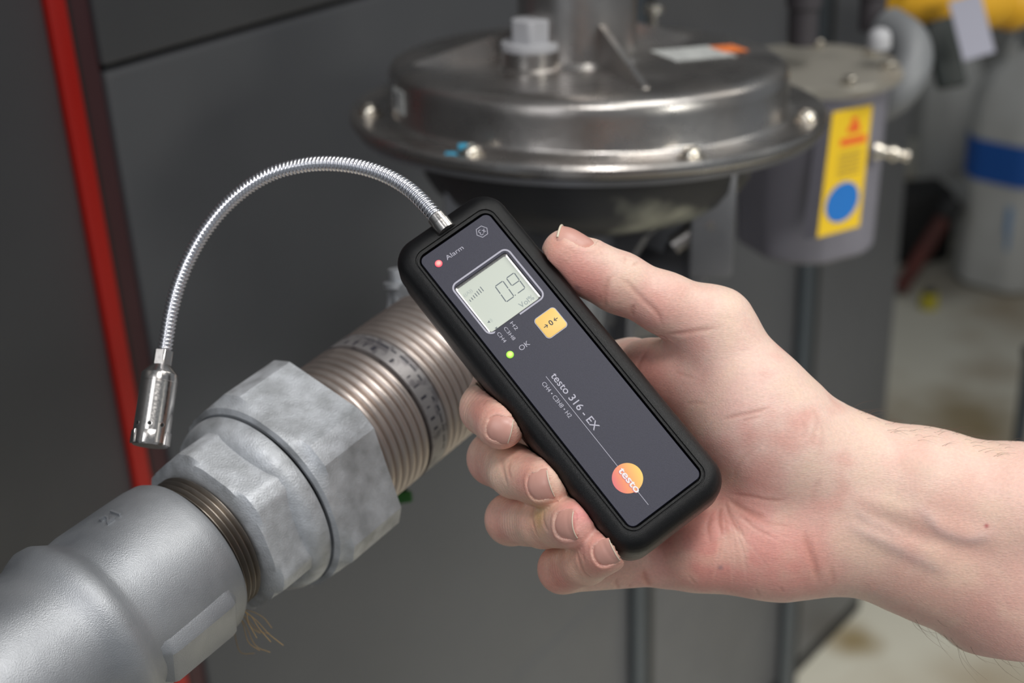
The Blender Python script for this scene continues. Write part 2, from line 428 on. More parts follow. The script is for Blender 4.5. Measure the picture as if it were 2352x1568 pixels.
# frame line round the display, open at the bottom where the gas names stand
fc = [duv(*p) for p in ((1036.5, 661), (1158.5, 566), (1252, 674), (1128, 774))]
fx0 = (fc[0][0] + fc[3][0]) / 2; fx1 = (fc[1][0] + fc[2][0]) / 2; fy0 = (fc[0][1] + fc[1][1]) / 2; fy1 = (fc[2][1] + fc[3][1]) / 2
rr = rrect((fx1 - fx0) / 2, (fy1 - fy0) / 2, 2.2, 8, (fx0 + fx1) / 2, (fy0 + fy1) / 2)
g0 = duv(1140, 770)[0]; g1 = duv(1199, 727)[0]
seq = rr[0:9][4:9] if False else rr
# order: start right of the gap on the bottom edge (v = fy1), run round anticlockwise, end left of the gap
pts = [(g1, fy1)] + list(reversed(rr[0:9])) + list(reversed(rr[27:36])) + list(reversed(rr[18:27])) + list(reversed(rr[9:18])) + [(g0, fy1)]
dstroke('frame_line', pts, .58, M_print, plate)
# hexagon Ex mark
ec = duv(1107, 531.5)
hexp = [(ec[0] + 2.05 * math.cos(math.radians(60 * i + 0)), ec[1] + 2.05 * math.sin(math.radians(60 * i + 0))) for i in range(6)]
dstroke('hexagon_mark', hexp, .22, M_print, plate, closed=True)
def arcpts(c, r, a0, a1, n=8): return [(c[0] + r * math.cos(math.radians(a0 + (a1 - a0) * i / n)), c[1] + r * math.sin(math.radians(a0 + (a1 - a0) * i / n))) for i in range(n + 1)]
dstroke('ex_letter_mark', arcpts((ec[0] - .45, ec[1] - .45), .5, -40, -260), .2, M_print, plate)
dstroke('ex_letter_mark', arcpts((ec[0] - .45, ec[1] + .5), .5, -100, -320), .2, M_print, plate)
dstroke('ex_letter_mark', [(ec[0] + .25, ec[1] - .45), (ec[0] + 1.1, ec[1] + .75)], .2, M_print, plate)
dstroke('ex_letter_mark', [(ec[0] + 1.1, ec[1] - .45), (ec[0] + .25, ec[1] + .75)], .2, M_print, plate)
# logo disc
def disc_uv(c, r, k=48): return [(c[0] + r * math.cos(2 * math.pi * i / k), c[1] + r * math.sin(2 * math.pi * i / k)) for i in range(k)]
def logo_mat():
    m, nt, b = new_mat('orange_logo_print'); b.inputs['Roughness'].default_value = .45
    tc = nt.nodes.new('ShaderNodeTexCoord'); dp = nt.nodes.new('ShaderNodeVectorMath'); dp.operation = 'DOT_PRODUCT'
    base = np.array(det.location); a = W(D(lc[0], lc[1], 0)) - base
    ax = R_C2W @ (unit([.93, -.38, 0]))
    nt.links.new(tc.outputs['Object'], dp.inputs[0]); dp.inputs[1].default_value = tuple(ax)
    r = nt.nodes.new('ShaderNodeMapRange'); o = float(a @ ax)
    r.inputs[1].default_value = o - .0048; r.inputs[2].default_value = o + .0048
    nt.links.new(dp.outputs['Value'], r.inputs[0])
    cr = nt.nodes.new('ShaderNodeValToRGB'); nt.links.new(r.outputs[0], cr.inputs[0])
    cr.color_ramp.elements[0].color = srgb(226, 105, 112); cr.color_ramp.elements[1].color = srgb(250, 208, 98)
    e = cr.color_ramp.elements.new(.45); e.color = srgb(250, 152, 92)
    nt.links.new(cr.outputs[0], b.inputs['Base Color']); return m
logo = dquad('round_logo', disc_uv(lc, LR), logo_mat(), plate, n=-.09, th=.04)
dtext('testo', (1417.5, 1080.5), (1463.5, 1131), 2.25, mat('logo_letter_outline', srgb(214, 116, 120), .5), logo, n=-.045, bold=.04, lift=.004, name='letter_outline')  # printed pink outline under the white logo letters
dtext('testo', (1419, 1080), (1465, 1130), 2.2, M_white, logo, n=-.04, bold=.02)
# zero button
bc = duv(1265.2, 741.3); S = 3.95
V, Fc = loft([[tuple(D(x, y, n)) for x, y in rrect(S - i, S - i, 1.3 - i * .5, 8, *bc)] for i, n in ((-.25, -.09), (-.25, .02), (0, .02))], cap0=True, cap1=True)
btn = cobj('zero_button', V, Fc, M_print, det, smooth=30)
V, Fc = loft([[tuple(D(x, y, n)) for x, y in rrect(S - i, S - i, 1.2 - i * .5, 8, *bc)] for i, n in ((0, .0), (.02, .1), (.25, .18))], cap0=True, cap1=True)
cobj('button_face', V, Fc, M_yel, btn, smooth=30)
def ctext(s, c, cap, m, parent, n, w=None, bold=0.01):
    V, Fc = text_geo(s, 1.0, bold, 0.0); va = np.array(V); H, _ = text_geo('H', 1.0, 0, 0.0); h = max(q[1] for q in H)
    sy = cap / h; sx = (w / (va[:, 0].max() - va[:, 0].min())) if w else sy
    mx, my = (va[:, 0].max() + va[:, 0].min()) / 2, (va[:, 1].max() + va[:, 1].min()) / 2
    return cobj('lettering', [D(c[0] + (q[0] - mx) * sx, c[1] - (q[1] - my) * sy, n) for q in va], Fc, m, parent)
ctext('0', bc, 1.75, M_ink, btn, .2, 1.25, .02)
for sg in (-1, 1):
    x0 = bc[0] + sg * 2.75; x1 = bc[0] + sg * 1.35
    dstroke('arrow_mark', [(x0, bc[1]), (x1, bc[1])], .28, M_ink, btn, n=.2)
    dstroke('arrow_mark', [(x1 + sg * .62, bc[1] - .62), (x1, bc[1]), (x1 + sg * .62, bc[1] + .62)], .28, M_ink, btn, n=.201)
# lamps
def led(px, py, r, core, edge, name, label, st):
    c = duv(px, py)
    V, Fc = revolve([(-.3, r), (.12, r), (.35, r * .86), (.55, r * .55), (.62, .02)], D(c[0], c[1], -.1), DN, 24)
    base = W(D(c[0], c[1], .3)) - np.array(det.location)
    o = cobj(name, V, Fc, emit(name, core, st, edge, tuple(base), r / 1000 * 1.15), det, smooth=60, label=label)
    V, Fc = revolve([(-.3, r + .22), (.03, r + .22), (.03, r), (-.3, r)], D(c[0], c[1], -.1), DN, 24, cap0=False, cap1=False)
    cobj('lamp_collar', V, Fc, M_plate, o, smooth=30)
led(1007.5, 605, 1.25, (1, .42, .36, 1), (.9, .02, .09, 1), 'alarm_lamp', 'lit red alarm lamp', 1.3)
led(1171.5, 814, 1.25, (.80, 1, .22, 1), (.16, .6, .01, 1), 'ready_lamp', 'lit green lamp beside OK', 1.25)
# display content
def seg7(corners, on, w=.34, m=M_seg):
    """corners: TL, TR, BR, BL as (u,v)"""
    tl, tr, br, bl = [np.array(c) for c in corners]; ml = (tl + bl) / 2; mr = (tr + br) / 2
    S_ = {'a': (tl, tr), 'b': (tr, mr), 'c': (mr, br), 'd': (bl, br), 'e': (ml, bl), 'f': (tl, ml), 'g': (ml, mr)}
    for k in on:
        p, q = S_[k]; d = unit(q - p); p = p + d * .22; q = q - d * .22
        s = np.array([-d[1], d[0]]) * w / 2
        dquad('display_segment', [tuple(p - d * .1), tuple(p + s), tuple(q + s), tuple(q + d * .1), tuple(q - s), tuple(p - s)], m, lcd, n=LZ, th=.02)
def z8(u, v): return duv(1000 + u / 5.6, 520 + v / 5.6, LZ)
def sq(cs):
    c = [z8(*p) for p in cs]; x0 = (c[0][0] + c[3][0]) / 2; x1 = (c[1][0] + c[2][0]) / 2; y0 = (c[0][1] + c[1][1]) / 2; y1 = (c[2][1] + c[3][1]) / 2
    sl = .18
    return [(x0 + sl, y0), (x1 + sl, y0), (x1 - sl, y1), (x0 - sl, y1)]
seg7(sq([(775, 765), (875, 695), (1005, 905), (905, 975)]), 'abcdef')
seg7(sq([(920, 660), (1020, 588), (1145, 795), (1050, 868)]), 'abcdfg')
c = z8(1028, 882); dquad('decimal_point', disc_uv(c, .2, 10), M_seg, lcd, n=LZ, th=.02)
b0 = np.array(z8(445, 950)); b1 = np.array(z8(608, 815))
for i in range(7):
    p = b0 + (b1 - b0) * i / 6; h = .42 + .09 * i
    dquad('signal_bar', [(p[0] - .13, p[1] + .55), (p[0] + .13, p[1] + .55), (p[0] + .13, p[1] + .55 - 2 * h), (p[0] - .13, p[1] + .55 - 2 * h)], M_seg, lcd, n=LZ, th=.02)
def ltext(s, p0, p1, cap, m):
    return dtext(s, p0, p1, cap, m, lcd, n=LZ, lift=.03)
ltext('Vol%', (1000 + 1105 / 5.6, 520 + 1050 / 5.6), (1000 + 1280 / 5.6, 520 + 928 / 5.6), 1.8, mat('lcd_text', srgb(138, 150, 152), .4))
ltext('((A))', (1000 + 378 / 5.6, 520 + 905 / 5.6), (1000 + 482 / 5.6, 520 + 830 / 5.6), 1.1, M_segf)
c = z8(690, 1225)
dquad('speaker_icon', [(c[0] - .5, c[1] - .15), (c[0] - .2, c[1] - .15), (c[0] + .2, c[1] - .55), (c[0] + .2, c[1] + .55), (c[0] - .2, c[1] + .15), (c[0] - .5, c[1] + .15)], M_seg, lcd, n=LZ, th=.02)
dstroke('sound_wave_icon', arcpts((c[0] + .2, c[1]), .55, -50, 50), .12, M_segf, lcd, n=LZ + .02)
dstroke('sound_wave_icon', arcpts((c[0] + .2, c[1]), .95, -50, 50), .12, M_segf, lcd, n=LZ + .02)
c = z8(785, 1306); dquad('pointer_icon', [(c[0] - .45, c[1] - .3), (c[0] + .45, c[1] - .3), (c[0], c[1] + .45)], M_seg, lcd, n=LZ, th=.02)

# gooseneck
gp = [(1012, 511, 471), (985, 478, 473), (938, 433, 477), (880, 400, 481), (815, 381, 485), (745, 375, 489), (685, 381, 492), (625, 398, 494), (567, 431, 496), (513, 478, 498), (468, 535, 499), (433, 597, 500), (408, 660, 500), (392, 722, 500), (383, 775, 500), (377, 812, 500)]
gpath = catmull([P(*g) for g in gp], 1200)
sl = np.concatenate([[0], np.cumsum(np.linalg.norm(np.diff(gpath, axis=0), axis=1))])
turns = int(sl[-1] / 1.42); nn = turns * 6
ss = np.linspace(0, sl[-1], nn + 1)
path = np.array([[np.interp(s, sl, gpath[:, k]) for k in range(3)] for s in ss])
prof = [0.84, .985, 1.03, 1.03, .985, .84]
rad = [2.62 * prof[i % 6] for i in range(nn + 1)]
V, Fc = tube(path, rad, 24)
cobj('gooseneck', V, Fc, M_steel, det, smooth=50, label='bright ribbed metal gooseneck')
g0 = path[0]; gd = unit(path[0] - path[12])
V, Fc = revolve([(-3.8, 2.7), (-3.7, 3.15), (-1.2, 3.2), (-1.0, 3.4), (2.5, 3.4)], g0 + gd * 1.2, gd, 32)
cobj('neck_ferrule', V, Fc, M_steel2, det, smooth=35)
# sensor head
h0 = P(376, 806, 500); h1 = P(344, 1024, 492); hd = unit(h1 - h0); HL = np.linalg.norm(h1 - h0)
def hexr(R, fl, rot=0):
    def f(th, t, r):
        a = (th - rot) % (math.pi / 3) - math.pi / 6
        return min(r, fl / math.cos(a))
    return f
V, Fc = revolve([(0, 3.3), (.1, 3.5), (5.4, 3.5)], h0, hd, 72, rfun=hexr(3.5, 3.02, .3))
hd_o = cobj('sensor_head', V, Fc, M_steel2, det, smooth=30, label='turned steel sensor head with small gas ports')
V, Fc = revolve([(5.2, 3.4), (8.2, 6.2), (8.6, 6.4), (11.2, 6.4), (11.3, 6.3), (11.5, 6.3), (11.6, 6.4), (HL - .8, 6.45), (HL, 5.9)], h0, hd, 64)
cobj('head_sleeve', V, Fc, M_steel2, hd_o, smooth=30)
_a, _u, _v = frame(hd)
def perp(px, py, t, r):
    """point on the sleeve surface at axial t that projects near px"""
    c = h0 + hd * t; best = None
    for i in range(360):
        th = math.radians(i); d = math.cos(th) * _u + math.sin(th) * _v; q = c + d * r
        if d[2] > -.05: continue
        x = CX + F * q[0] / q[2]
        if best is None or abs(x - px) < best[0]: best = (abs(x - px), q, d)
    return best[1], best[2]
for (px, t) in ((343.5, HL - 7.0), (372.5, HL - 7.0), (316, HL - 7.0)):
    q, d = perp(px, 0, t, 6.38)
    V, Fc = revolve([(-.3, .85), (.12, .85), (.1, .62), (-.6, .6)], q, d, 20, cap0=False, cap1=False)
    cobj('port_rim', V, Fc, M_steel2, hd_o, smooth=30)
    V, Fc = revolve([(-.3, .64), (.07, .64)], q, d, 20)
    cobj('gas_port', V, Fc, M_dark, hd_o, smooth=30)
for px, t in ((343, HL - 2.6), (384, HL - 2.6), (306, HL - 2.6)):
    q, d = perp(px, 0, t, 6.2)
    s = unit(np.cross(hd, d))
    V, Fc = box(q, s, hd, d, 2.1, 2.3, .42, .12)
    cobj('wrench_flat', V, Fc, M_steel2, hd_o, smooth=30)
# ================================================================= pipe fittings and corrugated hose
M_galv = mat('galvanised_iron', srgb(178, 180, 184), .44, .62, noise=.85, scale=20, col2=srgb(112, 116, 122), bump=.3, bscale=2600, rvar=.1)
M_galv2 = mat('mottled_galvanised_nut', srgb(204, 207, 212), .46, .42, noise=.8, scale=120, col2=srgb(150, 152, 154), bump=.4, bscale=1500, rvar=.1)
M_thread = mat('dark_thread_steel', srgb(138, 130, 122), .35, .9, noise=.5, scale=60, rvar=.1)
M_hose = mat('stainless_corrugated', srgb(196, 184, 177), .4, .9, noise=.25, scale=30, rvar=.08, bump=.1, bscale=300)
M_band = mat('printed_foil_band', srgb(150, 146, 146), .42, .6, noise=.7, scale=200, col2=srgb(98, 94, 98), lo=.5, hi=.6, detail=3)
M_hemp = mat('hemp_fibre', srgb(170, 140, 92), .8)
AX = unit([(4092 - CX) / F, (-1517 - CY) / F, 1.0]); A0 = P(437, 1270, 500)
def ax(t): return A0 + AX * t
upA = unit(np.cross(AX, [0, 0, 1.0]))
# angular reference: direction on the section that faces up-right in the picture (visible side)
vis = unit(np.array([.79, -.61, 0]) - AX * (AX @ np.array([.79, -.61, 0])))
_cam = unit(-ax(40)); vis = unit(_cam - AX * (AX @ _cam))          # side of the pipe that faces the lens
def rev(prof, seg=96, rfun=None, c0=True, c1=True): return revolve(prof, A0, AX, seg, up=vis, rfun=rfun, cap0=c0, cap1=c1)

elbow = thing('pipe_elbow', 'large galvanised pipe bend at lower left, with a thick rounded collar', 'pipe fitting', W(ax(-120)))
pr = [(-300, 40), (-240, 39), (-180, 37), (-130, 35.2), (-95, 33.6), (-78, 32.6), (-66, 31.9), (-59, 31.7), (-56, 32.2), (-53, 33.6), (-50, 34.6), (-47, 34.3), (-44.5, 32.8), (-42, 31.3), (-40, 30.7), (-36, 31.2), (-18, 31.0), (-8, 30.8), (-3.5, 30.2), (-1.2, 28.8), (-.2, 27.0), (0, 26.7), (-4, 26.5)]
def bend(V):                                             # the bend: the far left end drops away
    V = np.array(V); t = (V - A0) @ AX
    k = np.clip(-t - 70, 0, None)
    down = np.array([-.35, .75, .3])
    return V + np.outer(k * k * .0011, down)
V, Fc = rev(pr, 128)
cobj('bend_body', bend(V), Fc, M_galv, elbow, smooth=50)
def at_ang(t, r, deg):
    a = math.radians(deg); _, u, v = frame(AX, vis)
    d = math.cos(a) * u + math.sin(a) * v
    return ax(t) + d * r, d
# which sense of angle goes down-left in the picture?
_p0, _ = at_ang(0, 30, 0); _p1, _ = at_ang(0, 30, 30)
SG = 1 if _p1[1] / _p1[2] > _p0[1] / _p0[2] else -1       # positive SG*angle moves towards the bottom
def wedge_pad(t0, t1, deg, r, half, h):
    c, d = at_ang((t0 + t1) / 2, r, SG * deg); s = unit(np.cross(AX, d))
    return box(c, AX, s, d, (t1 - t0) / 2, half, h, min(half, h) * .45, 3)
sect = [(32, 30.4), (35, 31.2), (41, 33.0), (43.5, 33.4), (68, 33.6), (74, 30.5)]
ringsP = []
for tt, kk in ((-41, 0), (-38, .85), (-36.5, 1), (-12, 1), (-10, .85), (-7, 0)):
    ringsP.append([tuple(at_ang(tt, 30.0 + (r_ - 30.0) * kk, SG * a_)[0]) for a_, r_ in sect] + [tuple(at_ang(tt, 26, SG * a_)[0]) for a_ in (78, 36)])
V, Fc = loft(ringsP); cobj('wrench_pad', V, Fc, M_galv, elbow, smooth=25)
# raised casting number on the collar
def wrap_text(s, t, deg, r, size, m, parent, ext=.35):
    V, Fc = text_geo(s, size, .04, ext, 1.1)
    out = []
    for q in V:
        p, d = at_ang(t + q[0], r + q[2], SG * (deg - math.degrees(q[1] / r))); out.append(p)
    return cobj('raised_number', out, Fc, m, parent)
wrap_text('21', -27, -50, 31.0, 7.0, M_galv, elbow, ext=1.1)

nip = thing('threaded_nipple', 'short dark steel threaded nipple between the pipe bend and the small hexagon', 'pipe fitting', W(ax(6)))
pt = [(-3.9, 24)]
for i in range(7):
    b = -2.5 + i * 2.3; pt += [(b, 24.6), (b + 1.1, 26.2), (b + 1.3, 26.2), (b + 2.2, 24.6)]
pt = [q for q in pt if q[0] < 9.3] + [(9.4, 24.4)]
V, Fc = rev(pt, 96); cobj('thread', V, Fc, M_thread, nip, smooth=30)
# hemp strands in the thread
for k in range(9):
    p, d = at_ang(2 + k * .5, 26, SG * (86 + 5 * k)); q = p + d * (5 + 3 * (k % 3)) + AX * (3 * (k % 4) - 1) + np.array([.5 * k, 1 + k, 0])
    q2 = q + np.array([3.0 + 1.2 * (k % 3), 5.5 - k * .6, 0])
    V, Fc = tube(catmull([p, (p + q) / 2 + np.array([.6, -.6, 0]), q, q2], 12), .13, 6)
    cobj('hemp_strand', V, Fc, M_hemp, nip, smooth=60)

def octf(R, cut, rot):
    """hexagon of corner radius R with its corners cut flat at radius cut"""
    ap = R * math.cos(math.pi / 6)
    def f(th, t, r):
        a = (th - rot + math.pi / 6) % (math.pi / 3) - math.pi / 6     # 0 at a corner
        flat = ap / math.cos(abs(a) - math.pi / 6)
        return min(r, flat, cut / math.cos(a))
    return f
sm = thing('union_bush', 'smaller galvanised hexagon bush between the threaded nipple and the big union nut', 'pipe fitting', W(ax(22)))
f1 = octf(35.0, 33.4, 0)
V, Fc = rev([(9.6, 25.2), (9.8, 27.5), (11.0, 30.8), (12.5, 33), (13.5, 36), (26, 36), (27.5, 36)], 180, rfun=f1, c1=False)
cobj('hexagon', V, Fc, M_galv2, sm, smooth=24)
V, Fc = rev([(24.0, 29), (25.5, 32.5), (27.5, 34.6), (29.5, 35.4), (32.6, 35.9), (33.8, 35.7), (34.3, 34.6), (34.6, 32.3), (36.2, 32.0)], 120, c0=False)
cobj('seat_ring', V, Fc, M_galv2, sm, smooth=40)
nut = thing('union_nut', 'big galvanised union nut clamping the corrugated hose', 'nut', W(ax(50)))
f2 = octf(44.0, 41.6, 0)
V, Fc = rev([(36.5, 32.5), (35.0, 36.2), (35.6, 38.4), (37.8, 39.6), (39.5, 44), (42, 46), (62.5, 46), (64.0, 45), (65.5, 42.5), (65.6, 33), (62, 32.6)], 180, rfun=f2, c0=False, c1=False)
cobj('nut_body', V, Fc, M_galv2, nut, smooth=24)
V, Fc = rev([(36.6, 32.5), (36.9, 38.0), (37.2, 38.1), (38, 36)], 96, c0=False, c1=False)
cobj('inner_lip', V, Fc, M_thread, nut, smooth=30)

hose = thing('corrugated_hose', 'ribbed stainless gas hose with a printed foil band running up behind the detector', 'hose', W(ax(130)))
ph = [(56, 28.0)]
pitch = 4.05; t = 60.0; k = 0
band0, band1 = 60 + pitch * 9, 60 + pitch * 9 + 11
def ring_prof(b):
    out = []
    for i in range(8):
        x = i / 8.0; out.append((b + x * pitch, 28.6 + 2.6 * (max(0, math.sin(math.pi * x)) ** .55)))
    return out
i = 0
while t < band0 - .01: ph += ring_prof(t); t += pitch
ph += [(t, 28.6), (t + 10.5, 28.6)]; t2 = t + 11.0
while t2 < 140: ph += ring_prof(t2); t2 += pitch
ph += [(t2, 28.2), (t2 + 3, 28.0)]
V, Fc = rev(ph, 128); cobj('corrugated_tube', V, Fc, M_hose, hose, smooth=70)
V, Fc = rev([(t + .6, 28.7), (t + .7, 31.25), (t + 10.0, 31.25), (t + 10.1, 28.7)], 128, c0=False, c1=False)
cobj('foil_band', V, Fc, M_band, hose, smooth=40, label='foil band with worn dark printing')
sign = 1
for s_, tt, dg, sz in (('DVGW', t + 1.6, -34, 3.6), ('PN 16', t + 6.6, -30, 2.4), ('DN 50', t + 1.6, 18, 3.2)):
    pass
M_bink = mat('band_ink', srgb(48, 46, 54), .5)
rnd = random.Random(3)
for j in range(30):                                       # two rows of worn, unreadable printing round the band
    row = j % 2; dg = -66 + j * 4.3 + rnd.random() * 1.5
    if rnd.random() < .25: continue
    tt = t + (3.4 if row == 0 else 7.6) + rnd.uniform(-.3, .3)
    w_, h_ = (rnd.uniform(.7, 1.5), rnd.uniform(.3, .8)) if row == 0 else (rnd.uniform(.25, .5), rnd.uniform(.8, 2.2))
    p, d = at_ang(tt, 31.26, SG * dg); s = unit(np.cross(AX, d))
    V, Fc = box(p, AX, s, d, w_, h_, .04)
    cobj('printed_mark', V, Fc, M_bink, hose)
far = thing('far_union_nut', 'galvanised nut at the far end of the hose, half hidden by the detector', 'nut', W(ax(158)))
V, Fc = rev([(148, 30), (148.2, 36), (150.5, 41), (168, 41), (171, 36), (172, 26)], 120, rfun=octf(41, 39, .3))
cobj('nut_body', V, Fc, M_galv2, far, smooth=24)
V, Fc = tube(catmull([ax(170), ax(185), (ax(200) * .6 + P(1250, 730, 700) * .4), P(1280, 715, 790)], 24), 26, 48)
cobj('pipe_stub', V, Fc, M_galv, far, smooth=40)
# small bolt lug with a washer at the far nut
V, Fc = revolve([(0, 5), (6, 5), (6.2, 7.2), (8.5, 7.2), (8.8, 4.5), (14, 4.5)], P(925, 690, 606), unit([-.12, -1, -.2]), 24)
cobj('locking_bolt', V, Fc, M_galv, far, smooth=30)
# green leaf-like plastic plug behind the hose
g = P(926, 1142, 660)
lf = thing('green_clip', 'small green plastic clip peeping out below the hose', 'clip', W(g + [0, 3, 0]))
M_green = mat('green_plastic', srgb(44, 104, 34), .5)
V, Fc = box(g, unit([1, -.15, 0]), unit([.15, 1, 0]), (0, 0, 1), 4.2, 2.6, 2.0, .8); cobj('clip_body', V, Fc, M_green, lf, smooth=40)
V, Fc = box(g + [-5.4, .6, 0], unit([1, -.4, 0]), unit([.4, 1, 0]), (0, 0, 1), 3.2, 1.1, 1.2, .4); cobj('clip_tail', V, Fc, M_green, lf, smooth=40)
V, Fc = box(g + [0, -26, 4], (1, 0, 0), (0, 1, 0), (0, 0, 1), 1.4, 24, 1.4, .4); cobj('clip_stem', V, Fc, M_dark, lf, smooth=40)
# ================================================================= gas pressure regulator (revolved about an upright axis)
M_alu = mat('dull_cast_aluminium', srgb(172, 170, 169), .29, .92, noise=.6, scale=14, col2=srgb(132, 120, 110), rvar=.08, bump=.25, bscale=220)
M_alu2 = mat('dark_cast_aluminium', srgb(142, 142, 146), .45, .6, noise=.5, scale=12, col2=srgb(78, 78, 82), rvar=.1, bump=.25, bscale=200)
M_dust = mat('dusty_casting', srgb(70, 70, 72), .5, .5, noise=1.0, scale=7, col2=srgb(186, 186, 172), rvar=.1, bump=.4, bscale=120, lo=.52, hi=.60)
M_capm = mat('grey_plastic_cap', srgb(168, 168, 172), .5)
M_screw = mat('zinc_screw', srgb(215, 208, 196), .25, 1.0, rvar=.08, scale=100)
M_stick = mat('pale_sticker', srgb(196, 198, 196), .5, noise=.6, scale=260, col2=srgb(120, 122, 124))
M_orange = mat('orange_sticker', srgb(226, 122, 60), .5)
M_blue = mat('blue_paint_mark', srgb(62, 160, 196), .5)
RC = P(1349, 253, 852)
UPt = UPc
_sd = unit(np.cross(UPc, unit(RC)))
RU = unit(UPc + np.array([.032, 0, .075]))         # regulator axis, leaning very slightly right
_f = unit(np.array([0, 0, -1.0]) - RU * (RU @ np.array([0, 0, -1.0])))        # towards the camera
_r = unit(np.cross(_f, RU)); _r = _r if _r[0] > 0 else -_r                    # to the right
def rp(r, deg, h): return RC + _r * r * math.cos(math.radians(deg)) + _f * r * math.sin(math.radians(deg)) + RU * h
reg = thing('gas_regulator', 'round cast aluminium gas pressure regulator with a bolted flange and a grey plastic cap', 'regulator', W(rp(0, 0, -120)))
def rr_(prof, seg=128, m=M_alu, name='part', sm=35, parent=None, label=None, c=(0, 0), **k):
    o = RC + _r * c[0] + _f * c[1]
    V, Fc = revolve(prof, o, RU, seg, up=_f, **k); return cobj(name, V, Fc, m, parent or reg, smooth=sm, label=label)
rr_([(-4, 100), (-4, 138), (-3, 140.5), (-1, 141.5), (2, 141.5), (3.4, 140.5), (3.8, 138.5), (3.2, 136), (2.6, 122), (2.6, 100)], name='upper_flange', sm=25)
rr_([(-9, 100), (-9, 134), (-8, 137), (-4.6, 138), (-4.4, 100)], name='lower_flange', m=M_alu2, sm=25)
dome = rr_([(2.0, 124), (3.6, 120.5), (4.4, 118.6), (6, 118.0), (22, 117.9), (27, 117.5), (29.6, 116), (31.2, 113), (32.4, 109), (32.8, 104), (33, 60), (33.1, 30)], name='diaphragm_cover', sm=60)
rr_([(32.6, 39), (34, 37.5), (36, 35.0), (60, 34.6), (150, 33.4)], name='spring_tower', sm=40, c=(-7, 6))
# screws round the flange
for k, dg in enumerate((18.6, 68.5, 121, 173, 225, 276, -32.8)):
    c = rp(130, dg, 3); 
    V, Fc = revolve([(-1, 7.6), (.9, 7.6), (1.0, 6.4), (1.05, 5.8), (3.2, 5.4), (4.6, 4.2), (5.2, 2.6), (5.3, 2.2), (4.4, 2.0)], c, RU, 24, up=_f)
    s_ = cobj('flange_screw', V, Fc, M_screw, reg, smooth=35)
    if dg == 121:
        V, Fc = box(rp(130, 121, 7.2) - _r * 4.2, _r, _f, RU, 2.6, 2.2, 1.4, .6); cobj('paint_mark', V, Fc, M_blue, s_, smooth=40, label='blue paint mark')
        V, Fc = box(rp(130, 121, 3.4) - _r * 10.5, _r, _f, RU, 3.2, 2.6, .6, .4); cobj('paint_mark', V, Fc, M_blue, s_, smooth=40)
for dg in (69, 172, -40):                                                    # gusset fins on the cover
    q0 = RC + _r * -7 + _f * 6 + RU * 4; d = _r * math.cos(math.radians(dg)) + _f * math.sin(math.radians(dg)); s = unit(np.cross(d, RU))
    L0, L1, H0 = 30, 96, 50 if dg == 69 else 44
    if dg == 69: L1 = 92
    pts = [(L0, 27), (L1, 27), (L1, 29.5), (L0, 29 + (H0 - 24))]
    V = [q0 + d * a + RU * h + s * w for w in (-1.7, 1.7) for a, h in pts]
    cobj('gusset_fin', V, [(0, 1, 2, 3), (7, 6, 5, 4), (0, 4, 5, 1), (1, 5, 6, 2), (2, 6, 7, 3), (3, 7, 4, 0)], M_alu, reg)
# breather boss with plastic cap
bxy = np.array([-34.5, 33.0])
rr_([(32.5, 19.5), (33.4, 18.8), (34.4, 16.8), (43, 16.4), (43.2, 14)], name='breather_boss', c=bxy, seg=64)
cp = rr_([(42.6, 16), (43, 16.6), (46, 16.8), (47.2, 16.4), (47.6, 12.2), (58, 11.6), (59.6, 10.8), (60.2, 9)], name='breather_cap', m=M_capm, c=bxy, seg=64, label='pale grey plastic breather cap',
         rfun=lambda th, t, r: r if t < 47.4 else min(r, 10.4 / math.cos((th % (math.pi / 3)) - math.pi / 6)))
rr_([(32, 3.2), (35, 3.0), (35.5, 2)], name='small_rivet', m=M_screw, c=(-13, 30), seg=20)
# stickers
def flatpatch(name, c, ex, ey, hx, hy, th, m, parent, label=None):
    nrm = unit(np.cross(ex, ey)); V, Fc = box(c, ex, ey, nrm, hx, hy, th); return cobj(name, V, Fc, m, parent, label=label)
st = rp(0, 0, 33.4) + _r * 62 + _f * 0
e1 = unit(_r * .93 - _f * .36); e2 = unit(_f * .93 + _r * .36)
sk = flatpatch('top_sticker', st, e1, e2, 20, 17, .15, M_stick, reg, 'worn pale sticker with an orange corner')
flatpatch('orange_panel', st + e1 * 26 - e2 * 4 + RU * .1, e1, e2, 8, 10, .16, M_orange, sk)
dg = 157; q = rp(118.4, dg, 17); tn = -_r * math.sin(math.radians(dg)) + _f * math.cos(math.radians(dg))
sk = flatpatch('side_sticker', q, tn, RU, 8.6, 6.6, .35, M_stick, reg, 'small square white bordered sticker')
flatpatch('sticker_print', rp(118.8, dg, 17) + tn * 3.4, tn, RU, 2.2, 4.2, .1, M_bink, sk)
# lower casing
rr_([(-64, 30), (-63, 44), (-58, 66), (-50, 84), (-42, 94), (-34, 99), (-8.5, 103), (-8.4, 90)], name='lower_casing', m=M_dust, sm=50)
V, Fc = revolve([(-175, 34), (-60, 37), (-58, 40)], RC, RU, 64, up=_f); cobj('valve_neck', V, Fc, M_alu2, reg, smooth=50)
for dg, rr0 in ((60, 30), (96, 30), (20, 34), (140, 32)):                     # upright webs between neck and bowl
    d = _r * math.cos(math.radians(dg)) + _f * math.sin(math.radians(dg)); s = unit(np.cross(d, RU))
    pts = [(rr0, -150), (50, -150), (50, -80), (64, -62), (84, -46), (rr0, -46)]
    V = [RC + d * a + RU * h + s * w for w in (-2.6, 2.6) for a, h in pts]; n = len(pts)
    cobj('casting_web', V, [tuple(range(n)), tuple(range(2 * n - 1, n - 1, -1))] + [(i, (i + 1) % n, n + (i + 1) % n, n + i) for i in range(n)], M_alu2, reg)
c = RC + RU * -112; 
